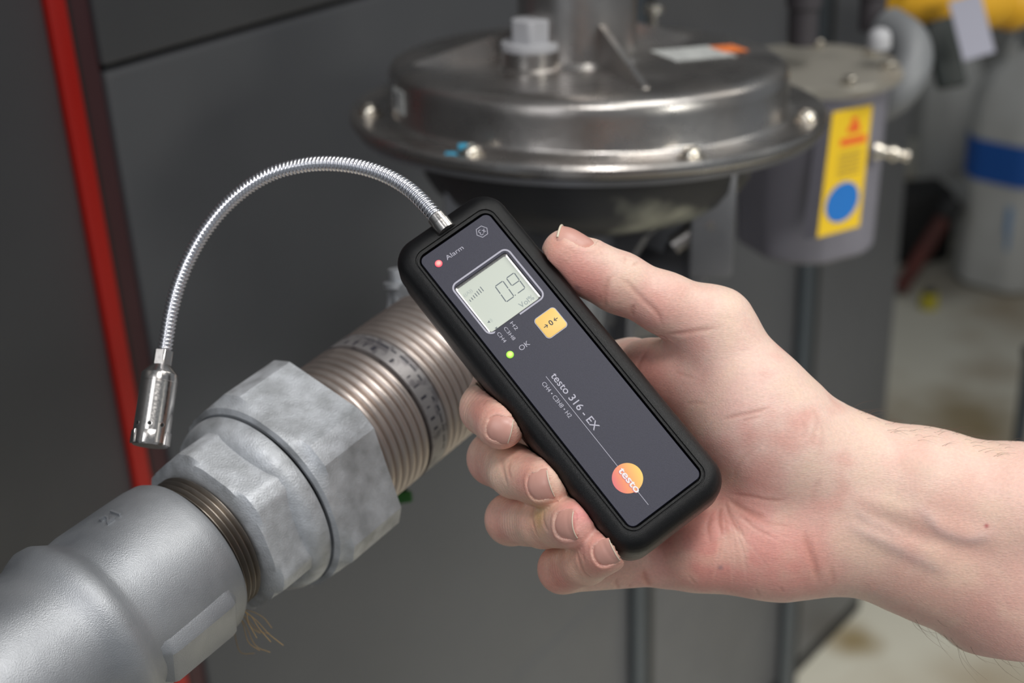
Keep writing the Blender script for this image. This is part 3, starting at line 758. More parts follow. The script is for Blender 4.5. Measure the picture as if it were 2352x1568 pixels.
V, Fc = revolve([(-70, 40), (-68, 46), (-60, 46), (-58, 34), (0, 36), (58, 34), (60, 46), (68, 46), (70, 40)], c, _r, 48, up=_f); cobj('valve_body', V, Fc, M_alu2, reg, smooth=35)
V, Fc = revolve([(0, 6), (22, 6), (22.4, 9), (27, 9), (27.6, 6)], rp(72, 48, -68), unit(_r * .75 + RU * .55), 24, up=_f); cobj('clamp_bolt', V, Fc, M_alu, reg, smooth=35)
# cast strut left of the neck
V, Fc = box(rp(92, 150, -60), _r, _f, RU, 5, 6, 55, 1.5); cobj('side_strut', V, Fc, M_alu2, reg, smooth=35)
V, Fc = box(rp(88, 38, -52), _r, _f, RU, 13, 8, 34, 3); cobj('side_strut', V, Fc, M_alu2, reg, smooth=35)

# ================================================================= gas filter with yellow sticker
M_lilac = mat('lilac_grey_casting', srgb(126, 124, 134), .5, .2, noise=.4, scale=9, bump=.2, bscale=150)
M_rustdust = mat('dusty_brown_lid', srgb(134, 130, 122), .6, .25, noise=.7, scale=9, col2=srgb(146, 122, 92), lo=.45, hi=.65)
M_yst = mat('yellow_sticker', srgb(204, 168, 16), .5)
M_bst = mat('blue_sticker', srgb(14, 96, 168), .5)
M_redp = mat('red_print', srgb(204, 74, 26), .5)
M_knob = mat('dark_grey_knob', srgb(62, 58, 62), .5, noise=.3, scale=30)
M_white2 = mat('pale_pipe', srgb(112, 114, 117), .5, .1)
FC = P(1868, 150, 1120)
_f2 = unit(np.array([0, 0, -1.0]) - UPc * (UPc @ np.array([0, 0, -1.0]))); _r2 = unit(np.cross(_f2, UPc)); _r2 = _r2 if _r2[0] > 0 else -_r2
def fp(x, y, h): return FC + _r2 * x + _f2 * y + UPc * h
flt = thing('gas_filter', 'lilac grey gas filter housing with a dusty eight sided lid and a yellow sticker', 'gas filter', W(fp(0, 0, -170)))
oct_ = lambda th, t, r: min(r, 66 / math.cos(((th + math.pi / 8) % (math.pi / 4)) - math.pi / 8))
V, Fc = revolve([(-9, 60), (-8.5, 67), (-7, 69), (-2, 69.5), (0, 67), (.2, 40)], FC, UPc, 96, up=_f2, rfun=oct_); cobj('lid', V, Fc, M_rustdust, flt, smooth=30)
V, Fc = revolve([(-17, 50), (-16, 60), (-9, 61)], FC, UPc, 64, up=_f2); cobj('collar', V, Fc, M_lilac, flt, smooth=40)
def sqr(th, t, r): return min(r, (r * .93) / math.cos(((th + math.pi / 4 + .35) % (math.pi / 2)) - math.pi / 4))
V, Fc = revolve([(-150, 40), (-148, 52), (-144, 56), (-60, 58), (-17, 59)], FC, UPc, 96, up=_f2, rfun=lambda th, t, r: min(r, r * .94 / math.cos(((th + .35) % (math.pi / 2)) - math.pi / 4) * 1.0)); cobj('housing', V, Fc, M_lilac, flt, smooth=30)
for a in (20, 75, 130, 180, 230, 285, 335):
    V, Fc = revolve([(-1, 6.5), (1, 6.5), (1.2, 5), (5, 5), (5.6, 4)], fp(57 * math.cos(math.radians(a)), 57 * math.sin(math.radians(a)), 0), UPc, 6, up=_f2); cobj('lid_bolt', V, Fc, M_screw, flt)
for (px, py, z, r, h) in ((1842, 100, 1110, 11.5, 45), (2002, 68, 1190, 11, 44)):
    b = P(px, py, z)
    V, Fc = revolve([(0, r), (h * .62, r), (h * .66, r * 1.18), (h * .95, r * 1.18), (h, r)], b, UPc, 32, up=_f2); cobj('capped_test_port', V, Fc, M_knob, flt, smooth=35)
V, Fc = revolve([(-6, 9), (0, 9), (6, 8), (9, 4)], P(2020, 92, 1100), UPc, 24, up=_f2); cobj('bright_dome_nut', V, Fc, M_capm, flt, smooth=50)
# sticker wrapped on the front right of the housing
def hp(px, py, z): return P(px, py, z)
Q = [P(1912, 258, 1062), P(2003, 240, 1090), P(1972, 520, 1076), P(1876, 546, 1048)]
nrm = unit(np.cross(Q[1] - Q[0], Q[3] - Q[0])); nrm = nrm if nrm[2] < 0 else -nrm
V = Q + [q - nrm * -.6 for q in Q]
V = [list(q) for q in Q] + [list(q + nrm * .6) for q in Q]
# solid boss that carries the sticker
Vb = [list(q - nrm * .05) for q in Q] + [list(q - nrm * 14) for q in Q]
bx = [(0, 1, 2, 3), (7, 6, 5, 4), (0, 4, 5, 1), (1, 5, 6, 2), (2, 6, 7, 3), (3, 7, 4, 0)]
cobj('flat_boss', Vb, bx, M_lilac, flt)
ys = cobj('warning_sticker', V, bx, M_yst, flt, label='yellow warning sticker with red and blue print')
def onQ(a, b, off): 
    p = (Q[0] * (1 - a) + Q[1] * a) * (1 - b) + (Q[3] * (1 - a) + Q[2] * a) * b; return p + nrm * off
V = [onQ(.5, .76, .7) + (onQ(1, .76, 0) - onQ(0, .76, 0)) * .40 * math.cos(t_) + unit(onQ(.5, 1, 0) - onQ(.5, 0, 0)) * 15.5 * math.sin(t_) for t_ in np.linspace(0, 2 * math.pi, 33)[:-1]]
cobj('blue_disc', V + [v + nrm * .3 for v in V], [tuple(range(32)), tuple(range(63, 31, -1))] + [(i, (i + 1) % 32, 32 + (i + 1) % 32, 32 + i) for i in range(32)], M_bst, ys)
def qstrip(a0, a1, b0, b1, m, name='print_line'):
    V = [onQ(a0, b0, .65), onQ(a1, b0, .65), onQ(a1, b1, .65), onQ(a0, b1, .65)]; V = V + [v + nrm * .15 for v in V]; cobj(name, V, bx, m, ys)
qstrip(.50, .66, .08, .20, M_redp, 'warning_flame'); qstrip(.42, .74, .15, .20, M_redp, 'warning_flame')
qstrip(.28, .92, .24, .30, M_redp, 'warning_word')
for k in range(6): qstrip(.28, .84, .36 + k * .035, .368 + k * .035, M_bink)
V, Fc = revolve([(0, 7), (5, 7), (5.5, 4.5), (12, 4), (13, 6), (17, 6), (18, 3.6), (23, 3.6), (24, 4.6), (27, 4.2), (28, 2.5)], P(2006, 345, 1092), unit([.97, .18, -.05]), 24); cobj('test_nipple', V, Fc, M_screw, flt, smooth=35)
# short pipe from lid level away to the right
V, Fc = tube(catmull([P(2040, 62, 1180), P(2085, 96, 1160), P(2092, 150, 1150), P(2062, 205, 1150), P(2020, 235, 1160)], 24), 17, 32); cobj('side_flange_pipe', V, Fc, M_white2, flt, smooth=50)
sc2 = thing('loose_screw', 'small bright screw head beyond the regulator tower', 'screw', W(P(1500, 36, 1010)))
V, Fc = revolve([(-60, 3), (0, 3), (0.2, 7), (4, 6.5), (6, 4)], P(1500, 28, 1010), UPc, 20, up=_f2); cobj('screw_head', V, Fc, M_screw, sc2, smooth=40)

# ================================================================= things in the blurred background on the right
M_jerry = mat('translucent_white_plastic', srgb(178, 178, 176), .5, noise=.3, scale=7, col2=srgb(120, 116, 106))
M_label = mat('blue_label', srgb(6, 78, 158), .5)
M_pale = mat('pale_blue_print', srgb(112, 140, 172), .5)
M_ylw = mat('yellow_gas_pipe', srgb(212, 160, 36), .45)
M_blk = mat('black_rubber', srgb(14, 26, 26), .6)
M_tag = mat('grey_card', srgb(144, 144, 158), .7)
M_brick = mat('rusty_brown', srgb(78, 26, 18), .7, noise=.6, scale=20, col2=srgb(34, 20, 16))
def upright(name, label, cat, px0, px1, py0, py1, z, depth, m, group=None, zfloor=True):
    """upright container whose front face spans the pixels; returns thing, centre, half sizes (world)"""
    c = PW((px0 + px1) / 2, (py0 + py1) / 2, z)
    hw = (px1 - px0) / 2 / F * z / 1000; hh = (py1 - py0) / 2 / F * z / 1000 * 1.08
    t = thing(name, label, cat, (c[0], c[1] + depth, max(c[2] - hh, 0)))
    return t, c + np.array([0, depth, 0]), hw, hh
WX, WY, WZ = np.eye(3)
def wob(name, V, Fc, m, parent, **k): return mesh_obj(name, V, Fc, m, parent, **k)
def wlathe(prof, c, seg=48, sx=1, sy=1):
    V, Fc = revolve(prof, c, (0, 0, 1), seg, up=(0, 1, 0)); V = np.array(V); V[:, 0] = c[0] + (V[:, 0] - c[0]) * sx; V[:, 1] = c[1] + (V[:, 1] - c[1]) * sy; return V, Fc
# jerrycan with the blue band, standing on the floor
def ray_floor(px, py, h=0.0):
    d = R_C2W @ np.array([(px - CX) / F, (py - CY) / F, 1.0]); t = (h - CAM_H) / d[2]; return CAM_LOC + d * t
b = ray_floor(2330, 676); zc = Cc(b)[2]; sc_ = zc / F / 1000
R0 = 114 * sc_; c = b + np.array([0.01, R0 * .9, 0]); Hh = 540 * sc_ / math.cos(math.radians(14))
jc = thing('jerrycan', 'big white plastic canister with a blue band, standing on the floor at right', 'canister', c)
def sqj(th, t, r): return min(r, r * .9 / math.cos((th % (math.pi / 2)) - math.pi / 4))
V, Fc = revolve([(0, R0 * .9), (.01, R0), (Hh * .70, R0), (Hh * .80, R0 * .96), (Hh * .90, R0 * .72), (Hh * .96, R0 * .4), (Hh, R0 * .3)], c, (0, 0, 1), 64, up=(0, 1, 0), rfun=sqj); wob('can_body', V, Fc, M_jerry, jc, smooth=40)
V, Fc = revolve([(Hh * .47, R0 * 1.005), (Hh * .64, R0 * 1.005)], c, (0, 0, 1), 64, up=(0, 1, 0), rfun=lambda th, t, r: sqj(th, t, r) + .0015, cap0=False, cap1=False); wob('blue_band', V, Fc, M_label, jc, smooth=40)
for (zz, w_, h_) in ((.40, .16, .012), (.33, .55, .03), (.24, .5, .02)):
    V, Fc = box(c + np.array([.1 * R0, -R0 * .905, Hh * zz]), WX, WY, WZ, R0 * w_, .003, h_); wob('printed_patch', V, Fc, M_pale, jc)
V, Fc = revolve([(Hh, R0 * .32), (Hh * 1.05, R0 * .32)], c, (0, 0, 1), 32, up=(0, 1, 0)); wob('screw_cap', V, Fc, M_white2, jc, smooth=30)
V, Fc = tube(catmull([c + np.array([-R0 * .5, 0, Hh * .86]), c + np.array([-R0 * .3, 0, Hh * 1.02]), c + np.array([R0 * .3, 0, Hh * 1.02])], 16), R0 * .09, 12); wob('carry_handle', V, Fc, M_jerry, jc, smooth=60)
# second canister further left, standing behind
b2 = ray_floor(2180, 545); zc2 = Cc(b2)[2]; s2 = zc2 / F / 1000; R2 = 70 * s2; H2_ = 430 * s2
c2 = b2 + np.array([0, R2, 0])
jc2 = thing('grey_canister', 'plain grey white canister behind, left of the one with the blue band', 'canister', c2)
V, Fc = revolve([(0, R2 * .9), (.01, R2), (H2_ * .28, R2), (H2_ * .30, R2 * .93), (H2_ * .33, R2 * .93), (H2_ * .35, R2), (H2_ * .8, R2), (H2_ * .92, R2 * .7), (H2_, R2 * .35)], c2, (0, 0, 1), 48, up=(0, 1, 0), rfun=sqj); wob('can_body', V, Fc, M_jerry, jc2, smooth=40)
V, Fc = revolve([(H2_, R2 * .34), (H2_ * 1.05, R2 * .34)], c2, (0, 0, 1), 32, up=(0, 1, 0)); wob('screw_cap', V, Fc, M_white2, jc2, smooth=30)
# rusty wrench-like things lying left of the jerrycan
b3 = ray_floor(2150, 665); 
tb = thing('dark_toolbag', 'dark open bag on the floor in front of the canisters', 'bag', b3)
V, Fc = box(b3 + np.array([-.01, .2, .09]), unit([1, .1, 0]), unit([-.1, 1, 0]), WZ, .085, .06, .09, .02); wob('bag_body', V, Fc, M_dark, tb, smooth=40)
hb = thing('red_brown_handle', 'long rusty red tool handle leaning against the dark bag', 'tool', b3 + np.array([-.06, -.02, 0]))
V, Fc = tube([b3 + np.array([-.09, -.02, .012]), b3 + np.array([.015, .03, .17])], .018, 16); wob('shaft', V, Fc, M_brick, hb, smooth=50)
V, Fc = revolve([(-.01, .022), (0, .026), (.03, .026), (.04, .02)], b3 + np.array([.015, .03, .17]), unit([.105, .05, .158]), 20, up=(0, 1, 0)); wob('end_cap', V, Fc, M_dark, hb, smooth=50)
b4 = ray_floor(2132, 705)
yb = thing('yellow_tub', 'small yellow tub with a black top, on the floor near the dark bag', 'tub', b4)
V, Fc = revolve([(0, .02), (.03, .019), (.034, .016)], b4, (0, 0, 1), 24, up=(0, 1, 0)); wob('tub_body', V, Fc, mat('dull_yellow', srgb(160, 148, 30), .5), yb, smooth=40)
V, Fc = revolve([(0.034, .012), (.04, .011)], b4, (0, 0, 1), 24, up=(0, 1, 0)); wob('tub_top', V, Fc, M_dark, yb, smooth=40)
# yellow pipe with black clamp and card tag, upper right
yp = thing('yellow_pipe', 'thick yellow gas pipe at the upper right edge', 'pipe', PW(2200, 20, 1500))
V, Fc = tube([P(2040, -28, 1420), P(2210, 16, 1500), P(2420, -14, 1620)], 27, 32); cobj('pipe_run', V, Fc, M_ylw, yp, smooth=60)
V, Fc = tube([P(2420, -14, 1620), P(2560, -30, 1700)], 30, 32); cobj('pipe_socket', V, Fc, M_ylw, yp, smooth=60)
V, Fc = revolve([(0, 30), (12, 32), (24, 30)], P(2300, 4, 1550), unit([.9, -.12, .3]), 32); cobj('pipe_collar', V, Fc, M_ylw, yp, smooth=40)
ck = thing('black_handle', 'black rubber lever hanging under the yellow pipe', 'handle', PW(2172, 150, 1460))
V, Fc = box(P(2170, 122, 1460), unit([1, -.15, 0]), unit([.22, 1, 0]), (0, 0, 1), 15, 36, 8, 4); cobj('grip', V, Fc, M_blk, ck, smooth=40)
V, Fc = box(P(2178, 176, 1462), unit([1, -.3, 0]), unit([.3, 1, 0]), (0, 0, 1), 12, 5.5, 7, 2); cobj('yellow_tip', V, Fc, M_ylw, ck, smooth=40)
tg = thing('card_tag', 'blank pale grey card tag hanging beside the black lever', 'tag', PW(2240, 130, 1400))
V, Fc = box(P(2232, 62, 1400), unit([1, -.3, .1]), unit([.25, 1, 0]), unit([-.1, 0, 1]), 17, 30, .6, .3); cobj('card', V, Fc, M_tag, tg)
V, Fc = tube([P(2226, 2, 1400), P(2215, -30, 1450)], .8, 8); cobj('tie', V, Fc, M_dark, tg)
# dark upright at the right edge
b5 = ray_floor(2318, 1180)
up5 = thing('pipe_post', 'thin dark metal post standing on the floor at the right edge', 'post', b5)
V, Fc = revolve([(0, .022), (.004, .022), (.005, .011), (.30, .011)], b5, (0, 0, 1), 20, up=(0, 1, 0)); wob('post_tube', V, Fc, M_rail, up5, smooth=30)
V, Fc = revolve([(.30, .014), (.315, .014), (.32, .008)], b5, (0, 0, 1), 20, up=(0, 1, 0)); wob('post_cap', V, Fc, M_dark, up5, smooth=30)
# ================================================================= hand and forearm: one continuous surface grown from a distance field
def node(px, py, z, r): return (P(px, py, z), r)
def chain(*n): return [node(*x) for x in n]
fingers = {
 'index':  chain((1450, 850, 508, 11.0), (1150, 885, 497, 9.6), (1118, 938, 474, 8.8), (1150, 975, 457, 8.0)),
 'middle': chain((1455, 975, 508, 11.5), (1137, 1052, 490, 9.4), (1184, 1082, 467, 8.7), (1254, 1107, 452, 8.5)),
 'ring':   chain((1480, 1100, 503, 11.0), (1174, 1192, 484, 8.7), (1247, 1200, 463, 8.1), (1316, 1201, 447, 8.1)),
 'pinky':  chain((1530, 1270, 488, 11.0), (1292, 1306, 473, 8.0), (1345, 1290, 457, 7.4), (1391, 1264, 444, 7.3)),
}
thumb = chain((1640, 752, 478, 12.6), (1530, 698, 474, 9.8), (1420, 648, 473, 9.6), (1352, 616, 472, 8.9), (1300, 582, 471, 8.2))
palm = [
 (node(1450, 850, 508, 11), node(1830, 1040, 500, 15)), (node(1455, 975, 508, 11), node(1850, 1100, 503, 15)),
 (node(1480, 1100, 503, 11), node(1850, 1180, 500, 15)), (node(1530, 1270, 488, 11), node(1830, 1235, 486, 16.5)),
 (node(1610, 1250, 482, 15), node(1790, 1240, 482, 18.2)), (node(1640, 752, 478, 12.6), node(1740, 955, 478, 20)),
 (node(1740, 955, 478, 20), node(1812, 1030, 478, 19.5)), (node(1600, 880, 490, 14), node(1740, 1000, 482, 19)),
 (node(1780, 1090, 492, 19), node(1900, 1140, 486, 19)), (node(1492, 838, 494, 9.2), node(1620, 870, 486, 12)),
 (node(1700, 1130, 486, 13), node(1830, 1120, 482, 17)),
]
arm = [
 (node(1812, 1030, 478, 19.5), node(1920, 1082, 482, 19.6)), (node(1790, 1240, 482, 18.2), node(1925, 1216, 482, 19.2)),
 (node(1920, 1082, 482, 19.6), node(2120, 1140, 480, 21.5)), (node(2120, 1140, 480, 21.5), node(2352, 1198, 476, 24.5)), (node(2352, 1198, 476, 24.5), node(2720, 1290, 468, 27)),
 (node(1925, 1216, 482, 19.2), node(2120, 1268, 480, 20.5)), (node(2120, 1268, 480, 20.5), node(2352, 1370, 476, 24.7)), (node(2352, 1370, 476, 24.7), node(2720, 1500, 468, 27)),
]
H = 0.85
lo = np.array([-24.0, -44.0, 424.0]); hi = np.array([212.0, 104.0, 534.0])
N = ((hi - lo) / H).astype(int) + 1
gx, gy, gz = [lo[i] + H * np.arange(N[i]) for i in range(3)]
def sub(pts, r, pad=9):
    a = np.min(pts, axis=0) - r - pad; b = np.max(pts, axis=0) + r + pad
    i0 = np.clip(((a - lo) / H).astype(int), 0, N); i1 = np.clip(((b - lo) / H).astype(int) + 2, 0, N)
    return tuple(slice(i0[k], i1[k]) for k in range(3))
def grid(s): return np.stack(np.meshgrid(gx[s[0]], gy[s[1]], gz[s[2]], indexing='ij'), -1)
def cone(X, a, b):
    (pa, ra), (pb, rb) = a, b
    ba = pb - pa; L2 = ba @ ba; h = np.clip(((X - pa) @ ba) / L2, 0, 1)
    return np.linalg.norm(X - (pa + h[..., None] * ba), axis=-1) - (ra + (rb - ra) * h)
def smin(a, b, k):
    h = np.maximum(k - np.abs(a - b), 0) / k; return np.minimum(a, b) - h * h * k * .25
BIG = np.float64(30)
def field(prims, k):
    Dd = np.full(N, BIG)
    for a, b in prims:
        s = sub([a[0], b[0]], max(a[1], b[1])); Dd[s] = smin(Dd[s], cone(grid(s), a, b), k)
    return Dd
Fg = np.full(N, BIG)
for nm, c in fingers.items():
    f1_ = field(list(zip(c[:-1], c[1:])), 2.0)
    Fg = smin(Fg, f1_, .9)
Pm = field(palm + arm, 9.0)
Tm = field(list(zip(thumb[:-1], thumb[1:])), 4.0)
Dd = smin(smin(Pm, Tm, 7.0), Fg, 3.2)
# flesh gives way to the case: carve the device out
s = sub([D(x, y, n) for x in (-HX, HX) for y in (-HY, HY) for n in (0, -TH)], 3, 3)
X = grid(s) - D(0, CV, -TH / 2)
q = np.stack([np.abs(X @ DU) - HX + 4.5, np.abs(X @ DV) - HY + 4.5, np.abs(X @ DN) - TH / 2 + 4.5], -1)
dv = np.linalg.norm(np.maximum(q, 0), axis=-1) + np.minimum(q.max(-1), 0) - 4.5
Dd[s] = np.maximum(Dd[s], -(dv - .12))
# open the far end outside the frame: keep closed by grid padding
Dd[0] = Dd[-1] = BIG; Dd[:, 0] = Dd[:, -1] = BIG; Dd[:, :, 0] = Dd[:, :, -1] = BIG

def surface_nets(G):
    ins = G < 0
    cs = [ins[i:ins.shape[0] - 1 + i, j:ins.shape[1] - 1 + j, k:ins.shape[2] - 1 + k] for i in (0, 1) for j in (0, 1) for k in (0, 1)]
    cnt = sum(c.astype(np.int8) for c in cs); act = (cnt > 0) & (cnt < 8)
    idx = -np.ones(act.shape, np.int64); A = np.argwhere(act); idx[act] = np.arange(len(A))
    acc = np.zeros((len(A), 3)); num = np.zeros(len(A))
    corners = [(i, j, k) for i in (0, 1) for j in (0, 1) for k in (0, 1)]
    val = {c: G[A[:, 0] + c[0], A[:, 1] + c[1], A[:, 2] + c[2]] for c in corners}
    for c in corners:
        for axx in range(3):
            if c[axx] == 0:
                d = list(c); d[axx] = 1; d = tuple(d); va, vb = val[c], val[d]
                cr = (va < 0) != (vb < 0); t = np.where(cr, va / np.where(cr, va - vb, 1), 0)
                p = np.tile(np.array(c, float), (len(A), 1)); p[:, axx] += t
                acc[cr] += p[cr]; num[cr] += 1
    V = (A + acc / num[:, None]) * H + lo
    Fq = []
    for axx in range(3):
        b, c = (axx + 1) % 3, (axx + 2) % 3
        sl0 = [slice(None)] * 3; sl1 = [slice(None)] * 3; sl0[axx] = slice(0, -1); sl1[axx] = slice(1, None)
        a0, a1 = ins[tuple(sl0)], ins[tuple(sl1)]
        E = np.argwhere(a0 != a1)
        E = E[(E[:, b] > 0) & (E[:, c] > 0) & (E[:, b] < G.shape[b] - 1) & (E[:, c] < G.shape[c] - 1)]
        fl_ = a0[E[:, 0], E[:, 1], E[:, 2]]
        def g_(db, dc):
            q = E.copy(); q[:, b] -= db; q[:, c] -= dc; return idx[q[:, 0], q[:, 1], q[:, 2]]
        quad = np.stack([g_(1, 1), g_(0, 1), g_(0, 0), g_(1, 0)], 1)
        quad[~fl_] = quad[~fl_][:, ::-1]; Fq.append(quad)
    return V, np.vstack(Fq)
V, Q4 = surface_nets(Dd)
# light relaxation, then one Catmull-Clark level
me = bpy.data.meshes.new('tmp'); me.from_pydata(V.tolist(), [], Q4.tolist()); me.update()
ob = bpy.data.objects.new('tmp', me); COL.objects.link(ob)
md = ob.modifiers.new('s', 'SMOOTH'); md.factor = .5; md.iterations = 2
md = ob.modifiers.new('d', 'SUBSURF'); md.levels = 1
dg_ = bpy.context.evaluated_depsgraph_get()
m2 = bpy.data.meshes.new_from_object(ob.evaluated_get(dg_))
bpy.data.objects.remove(ob); bpy.data.meshes.remove(me)
nv = len(m2.vertices); V = np.empty(nv * 3); m2.vertices.foreach_get('co', V); V = V.reshape(-1, 3)
nl = len(m2.polygons); Fq = np.empty(len(m2.loops), np.int32); m2.loops.foreach_get('vertex_index', Fq); Fq = Fq.reshape(-1, 4)
bpy.data.meshes.remove(m2)
def vnormals(V, Fq):
    n = np.cross(V[Fq[:, 2]] - V[Fq[:, 0]], V[Fq[:, 3]] - V[Fq[:, 1]]); vn = np.zeros_like(V)
    for k in range(4): np.add.at(vn, Fq[:, k], n)
    return vn / (np.linalg.norm(vn, axis=1)[:, None] + 1e-9)
VN = vnormals(V, Fq)
if (VN * (V - V.mean(0))).sum() < 0: VN = -VN; Fq = Fq[:, ::-1]
bvh = BVHTree.FromPolygons([Vector(v) for v in V], [tuple(f) for f in Fq.tolist()])
def shoot(px, py):
    """surface point of the hand seen at a photograph pixel"""
    d = Vector(((px - CX) / F, (py - CY) / F, 1.0)).normalized()
    h = bvh.ray_cast(Vector((0, 0, 0)), d); return (np.array(h[0]), np.array(h[1])) if h[0] is not None else (None, None)
disp = np.zeros(nv)
def near_curve(pts, rad):
    """pts: surface points. returns vertex ids, distance to the polyline, position along it 0-1"""
    pts = np.array(pts); a = pts.min(0) - rad; b = pts.max(0) + rad
    I = np.where(((V > a) & (V < b)).all(1))[0]
    if not len(I): return I, np.zeros(0), np.zeros(0)
    X = V[I]; best = np.full(len(I), 1e9); par = np.zeros(len(I))
    Ls = np.linalg.norm(np.diff(pts, axis=0), axis=1); cum = np.concatenate([[0], np.cumsum(Ls)]); T = cum[-1] + 1e-9
    for k_, (p, q) in enumerate(zip(pts[:-1], pts[1:])):
        e = q - p; L = e @ e + 1e-9; h = np.clip(((X - p) @ e) / L, 0, 1); d = np.linalg.norm(X - (p + h[:, None] * e), axis=1)
        m = d < best; best[m] = d[m]; par[m] = (cum[k_] + h[m] * Ls[k_]) / T
    return I, best, par
def trace(pix, n=None):
    cp = catmull([(x, y, 0) for x, y in pix], n or max(8, len(pix) * 6)); out = []
    for x, y, _ in cp:
        p, _n = shoot(x, y)
        if p is not None: out.append(p)
    if len(out) < 2: return None
    # drop jumps in depth
    k = [out[0]]
    for p in out[1:]:
        if np.linalg.norm(p - k[-1]) < 8: k.append(p)
    return k if len(k) > 1 else None
col = np.tile(np.array([0.0, 0, 0]), (nv, 1)); wsum = np.zeros(nv)
def S3(r, g, b): return np.array(srgb(r, g, b)[:3])
BASE = S3(240, 210, 195)
Cv = np.tile(BASE, (nv, 1))
def tint(I, w, c): Cv[I] = Cv[I] * (1 - w[:, None]) + np.asarray(c) * w[:, None]
def crease(pix, depth=.5, wid=.7, red=.25, c=(196, 128, 112), ends=(0, 0)):
    """a skin fold that runs out softly at both ends; ends=1 keeps that end deep"""
    t = trace(pix)
    if t is None: return
    wid = wid * 1.05; depth = depth * .62
    I, d, u = near_curve(t, wid * 4)
    tp = np.clip(np.minimum(u * 3.2 + ends[0], (1 - u) * 3.2 + ends[1]), 0, 1); tp = tp * tp * (3 - 2 * tp)
    g = np.exp(-(d / (wid * (.55 + .45 * tp))) ** 2) * tp
    disp[I] -= depth * g; disp[I] += depth * .35 * tp * np.exp(-(d / (wid * 3)) ** 2)
    tint(I, np.clip(red * g, 0, 1), S3(*c))
def ridge(pix, h, wid, c=None, w=.3):
    t = trace(pix)
    if t is None: return
    I, d, u = near_curve(t, wid * 3); tp = np.clip(np.minimum(u, 1 - u) * 4, 0, 1); tp = tp * tp * (3 - 2 * tp); g = np.exp(-(d / wid) ** 2) * tp; disp[I] += h * g
    if c: tint(I, w * g, S3(*c))
def blob(px, py, rad, c, w=.5, z=None):
    p = P(px, py, z) if z else shoot(px, py)[0]
    if p is None: return
    dd = np.linalg.norm(V - p, axis=1); I = np.where(dd < rad * 2.4)[0]; tint(I, w * np.exp(-(dd[I] / rad) ** 2), S3(*c))
PK = (228, 150, 140); RD = (214, 118, 108); DR = (196, 104, 98); BL = (168, 150, 148); YE = (196, 160, 100); PA = (240, 208, 190)
# the finger backs are a shade browner than the palm
for nm_, c_f in fingers.items():
    for (p_, r_), w_ in zip(c_f[1:], (.62, .6, .45)):
        dd = np.linalg.norm(V - p_, axis=1); I = np.where(dd < 26)[0]; tint(I, w_ * np.exp(-(dd[I] / 13.0) ** 2), S3(222, 160, 130))
for (x_, y_, z_, r_, w_) in ((1600, 1150, 480, 30, .35), (1560, 960, 490, 26, .4), (1700, 1250, 470, 34, .35), (2150, 1400, 470, 45, .3), (1450, 700, 465, 22, .3)):
    dd = np.linalg.norm(V - P(x_, y_, z_), axis=1); I = np.where(dd < r_ * 2)[0]; tint(I, w_ * np.exp(-(dd[I] / r_) ** 2), S3(226, 166, 150))
# pinkness of tips, pads, knuckles and palm
for (x, y, r, c, w) in (
  (1290, 600, 9, RD, .42), (1330, 650, 9, RD, .62), (1385, 690, 8, RD, .5), (1265, 560, 6, (232, 156, 136), .5), (1470, 735, 10, PK, .5), (1440, 600, 8, PA, .4), (1560, 730, 12, PK, .35),
  (1640, 680, 14, PA, .5), (1500, 870, 10, RD, .45), (1470, 830, 8, RD, .35), (1530, 950, 12, RD, .3), (1640, 900, 18, PK, .35), (1720, 820, 16, PA, .35), (1560, 1010, 14, RD, .35), (1680, 1090, 14, PK, .3),
  (1640, 1180, 14, RD, .35), (1560, 1240, 14, RD, .35), (1780, 1270, 20, (236, 150, 142), .45), (1700, 1300, 18, (236, 156, 146), .35), (1600, 1330, 14, RD, .4), (1860, 1310, 12, RD, .35), (1440, 1330, 10, RD, .4),
  (1100, 940, 9, RD, .5), (1080, 1000, 7, RD, .4), (1185, 960, 6, (238, 176, 156), .5), (1100, 1080, 8, RD, .4), (1200, 1110, 6, RD, .4), (1285, 1085, 7, (238, 176, 156), .5),
  (1140, 1225, 8, RD, .35), (1335, 1190, 8, (224, 138, 140), .75), (1345, 1230, 6, (216, 128, 132), .6), (1240, 1185, 5, YE, .75), (1262, 1195, 4, (176, 120, 110), .6), (1268, 1222, 4, (180, 110, 112), .6),
  (1260, 1330, 8, RD, .4), (1410, 1235, 7, (226, 140, 130), .5), (1370, 1310, 6, RD, .4), (1290, 1340, 6, RD, .35),
  (2000, 1000, 25, PA, .35), (2150, 1050, 25, PA, .35), (2320, 1100, 22, (238, 190, 176), .4), (2250, 1350, 30, (214, 168, 152), .5), (2300, 1440, 18, (206, 150, 140), .5), (2100, 1320, 24, (222, 178, 160), .4),
  (1700, 960, 26, (238, 200, 190), .4)):
    blob(x, y, r, c, w)
# blotchy variation: smooth 3-D value noise from the pigment itself
from mathutils import noise as mnoise
nb = np.array([mnoise.noise(Vector(v * .075)) + .5 * mnoise.noise(Vector(v * .19)) for v in V[::1]]) if nv < 700000 else np.zeros(nv)
w = np.clip(nb * .75, 0, .5) * np.clip(1.25 - (V[:, 0] - 95) / 60, .35, 1); tint(np.arange(nv), w, S3(224, 158, 146)); w = np.clip(-nb * .6, 0, .35); tint(np.arange(nv), w, S3(242, 214, 190))

